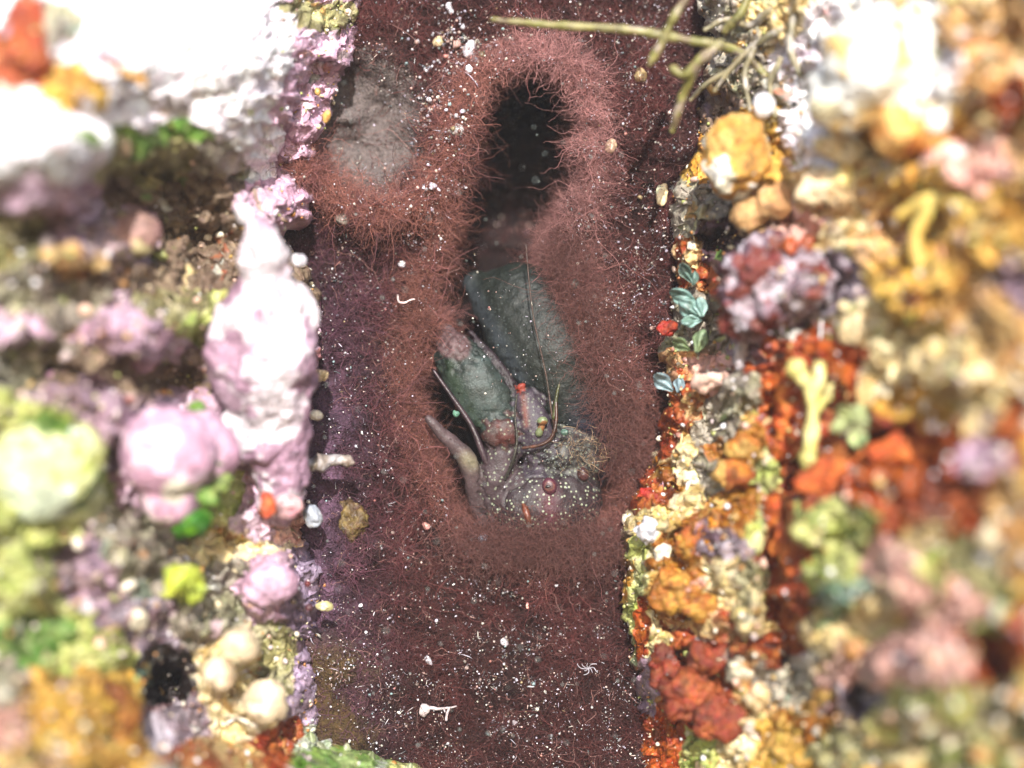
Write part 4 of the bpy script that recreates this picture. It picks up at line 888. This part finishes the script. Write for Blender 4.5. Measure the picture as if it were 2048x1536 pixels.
da = body.data.attributes.new('Dots', 'FLOAT', 'POINT'); da.data.foreach_set('value', dots.astype(np.float32))

def part(name, v, f, c, label=None, mat=None):
    o = mesh(name, v, f, mat or M_limb, colour_by(v, c, 88, 6), parent=root)
    if label: o['label'] = label
    return o
# eyes under their hoods: a ringed pink dome with a dark slit, sub-parts of the eye
for (ex, ey, eh, s, lab) in ((1099, 972, -.50, .92, 'pink ringed eye with a dark slit'), (1166, 948, -.82, .75, 'dull red eye half hidden by fuzz')):
    eye = bpy.data.objects.new('eye', None)
    v, f = ell(ex, ey, eh, 16 * s, 19 * s, 13 * s, 15, 4)
    vpx = (v[:, 0] / (D + v[:, 1]) * D * 100 + 1024 - ex) / s; vpy = (768 - v[:, 2] / (D + v[:, 1]) * D * 100 - ey) / s
    rr = np.hypot(vpx, vpy)
    c = np.where((rr < 9)[:, None], lin((70,48,50)), lin((76,38,50))); c = np.where((np.abs(rr - 10) < 1.6)[:, None], lin((100,66,60)), c)
    if s < .9: c = np.tile(lin((66,38,38)), (len(v), 1)) * (1 + .3 * fbm(v[:, 0] * 9, v[:, 1] * 9, v[:, 2] * 9, 2, 3))[:, None]
    bpy.data.objects.remove(eye)
    e = mesh('eye', v, np.array(f), M_limb, c, parent=root); e['label'] = lab; e['_w'] = list(root.location)
    if s > .9:
        v, f = ell(ex - 3, ey + 1, eh + .115, 6, 2.8, 2, 8, 2); mesh('pupil', v, np.array(f), M_limb, lin((16,12,16)), parent=e)
v, f = ptube([(1046,1006,-.52,4),(1052,1022,-.44,7),(1057,1042,-.42,6),(1060,1062,-.5,3)], nseg=10); part('rostrum', v, f, [(108,58,38),(96,52,34)])
A = lambda pts, **k: ptube(pts, nseg=8, sub=8, **k)
v, f = A([(985,958,-.85,7),(966,908,-.75,7),(942,850,-.75,5.5),(905,795,-.75,4.5),(868,742,-.75,3)]); part('antenna', v, f, [(58,42,48),(48,34,40)])
v, f = A([(1112,862,-.6,3.2),(1104,830,-.5,2.2),(1092,750,-.5,1.7),(1068,640,-.5,1.5),(1058,560,-.5,1.4),(1052,490,-.5,1.2)]); part('antenna', v, f, [(70,50,44),(60,46,38)], 'long hair-thin antenna lying over the big claw')
v, f = A([(1112,800,-.5,3),(1112,845,-.4,3.5),(1102,876,-.4,4),(1080,890,-.42,3.5),(1046,896,-.5,3)]); part('antennule', v, f, [(72,44,32),(62,38,30)])
v, f = A([(1118,770,-.5,2.5),(1112,800,-.5,4),(1108,835,-.5,5)]); part('antennule', v, f, [(60,62,32),(74,72,40)])
v, f = A([(1010,958,-.65,3),(1026,920,-.45,3),(1034,880,-.42,2.5),(1030,830,-.42,2),(1034,790,-.4,1.5)]); part('antennule', v, f, [(56,54,48)])
v, f = merge([ell(1085,842,-.45,11,9,9,0,3), ptube([(1085,850,-.5,6),(1078,866,-.55,8)], nseg=10)]); part('antennule_base', v, f, [(110,120,86),(120,80,50)])
# bristles by the mouth
n = 190; bx = rng.normal(1165, 30, n); by = rng.normal(900, 18, n)
hb = hairs('bristles', bx, by, -.62 + rng.uniform(-.15, .15, n), rng.uniform(.10, .36, n), rng.uniform(.003, .006, n), np.clip(lin((150,126,100)) * rng.uniform(.15, 1.3, n)[:, None] ** 1.5, 0, .9), curl=.35, K=6, out=.6, parent=root, drift=np.array([.9, -.2, .3]))
n = 300; bx = rng.normal(1125, 36, n); by = rng.normal(912, 22, n)
w = P(bx, by, -.62 + rng.uniform(-.1, .15, n))
o = bits('mouth_grit', w, .012 * np.exp(rng.normal(0, .4, n)), np.tile(lin((110,116,112)), (n, 1)) * rng.uniform(.2, 1, n)[:, None], rng.choice([0, 2], n), M_plain, 'pale grit stuck to the bristles round the mouth of the shrimp', 'sediment')

# fuzz hanging over the back of the shrimp and around its claws
n = 9000
t = rng.uniform(0, 1, n); bx = rng.normal(1085, 85, n); by = 1085 + rng.normal(0, 26, n)
a = rng.uniform(0, 1, n) < .45
lx = np.interp(t, [0, .35, .6, 1], [1120, 1180, 1215, 1262]) + rng.normal(0, 26, n); ly = np.interp(t, [0, .35, .6, 1], [480, 660, 760, 930]) + rng.normal(0, 30, n)
bx = np.where(a, lx, bx); by = np.where(a, ly, by)
col = lin((92,60,56)) * rng.uniform(.5, 1.4, n)[:, None]
hairs('overhanging_fuzz', bx, by, -.55 + rng.uniform(-.3, .25, n), rng.uniform(.3, .8, n), rng.uniform(.0018, .004, n), np.clip(col, 0, .8), curl=.9, out=.25, K=11)
tag(bpy.data.objects['overhanging_fuzz'], 'reddish fuzz hanging over the back and the big claw of the shrimp', 'algae', kind='stuff')

# the water itself: a faint even veil
v = np.array([(x, y, z) for x in (-40, 40) for y in (-D - 4, 12) for z in (-40, 40)], float)
hz = mesh('haze', v, [(0,1,3,2),(4,6,7,5),(0,4,5,1),(2,3,7,6),(0,2,6,4),(1,5,7,3)], bpy.data.materials.new('water veil'), smooth=False)
m = hz.data.materials[0]; m.use_nodes = True; n_ = m.node_tree; n_.nodes.remove(n_.nodes['Principled BSDF'])
pv = n_.nodes.new('ShaderNodeVolumePrincipled'); pv.inputs['Color'].default_value = (.92, .90, .92, 1); pv.inputs['Density'].default_value = .0006
n_.links.new(pv.outputs[0], n_.nodes['Material Output'].inputs['Volume'])
tag(hz, 'faint milky veil of the sea water in front of the crevice', 'water', kind='stuff')
# motes drifting in the water in front of the crevice
n = 170; mx = rng.uniform(600, 1350, n); my = rng.uniform(0, 1536, n)
bits('drifting_motes', P(mx, my, rng.uniform(.6, 3.2, n)), rng.uniform(.010, .024, n), np.clip(lin((150,160,156)) * rng.uniform(.5, 1.3, n)[:, None], 0, .9), rng.choice([0, 4], n), M_plain, 'tiny greenish grey motes drifting in the water before the crevice', 'motes')
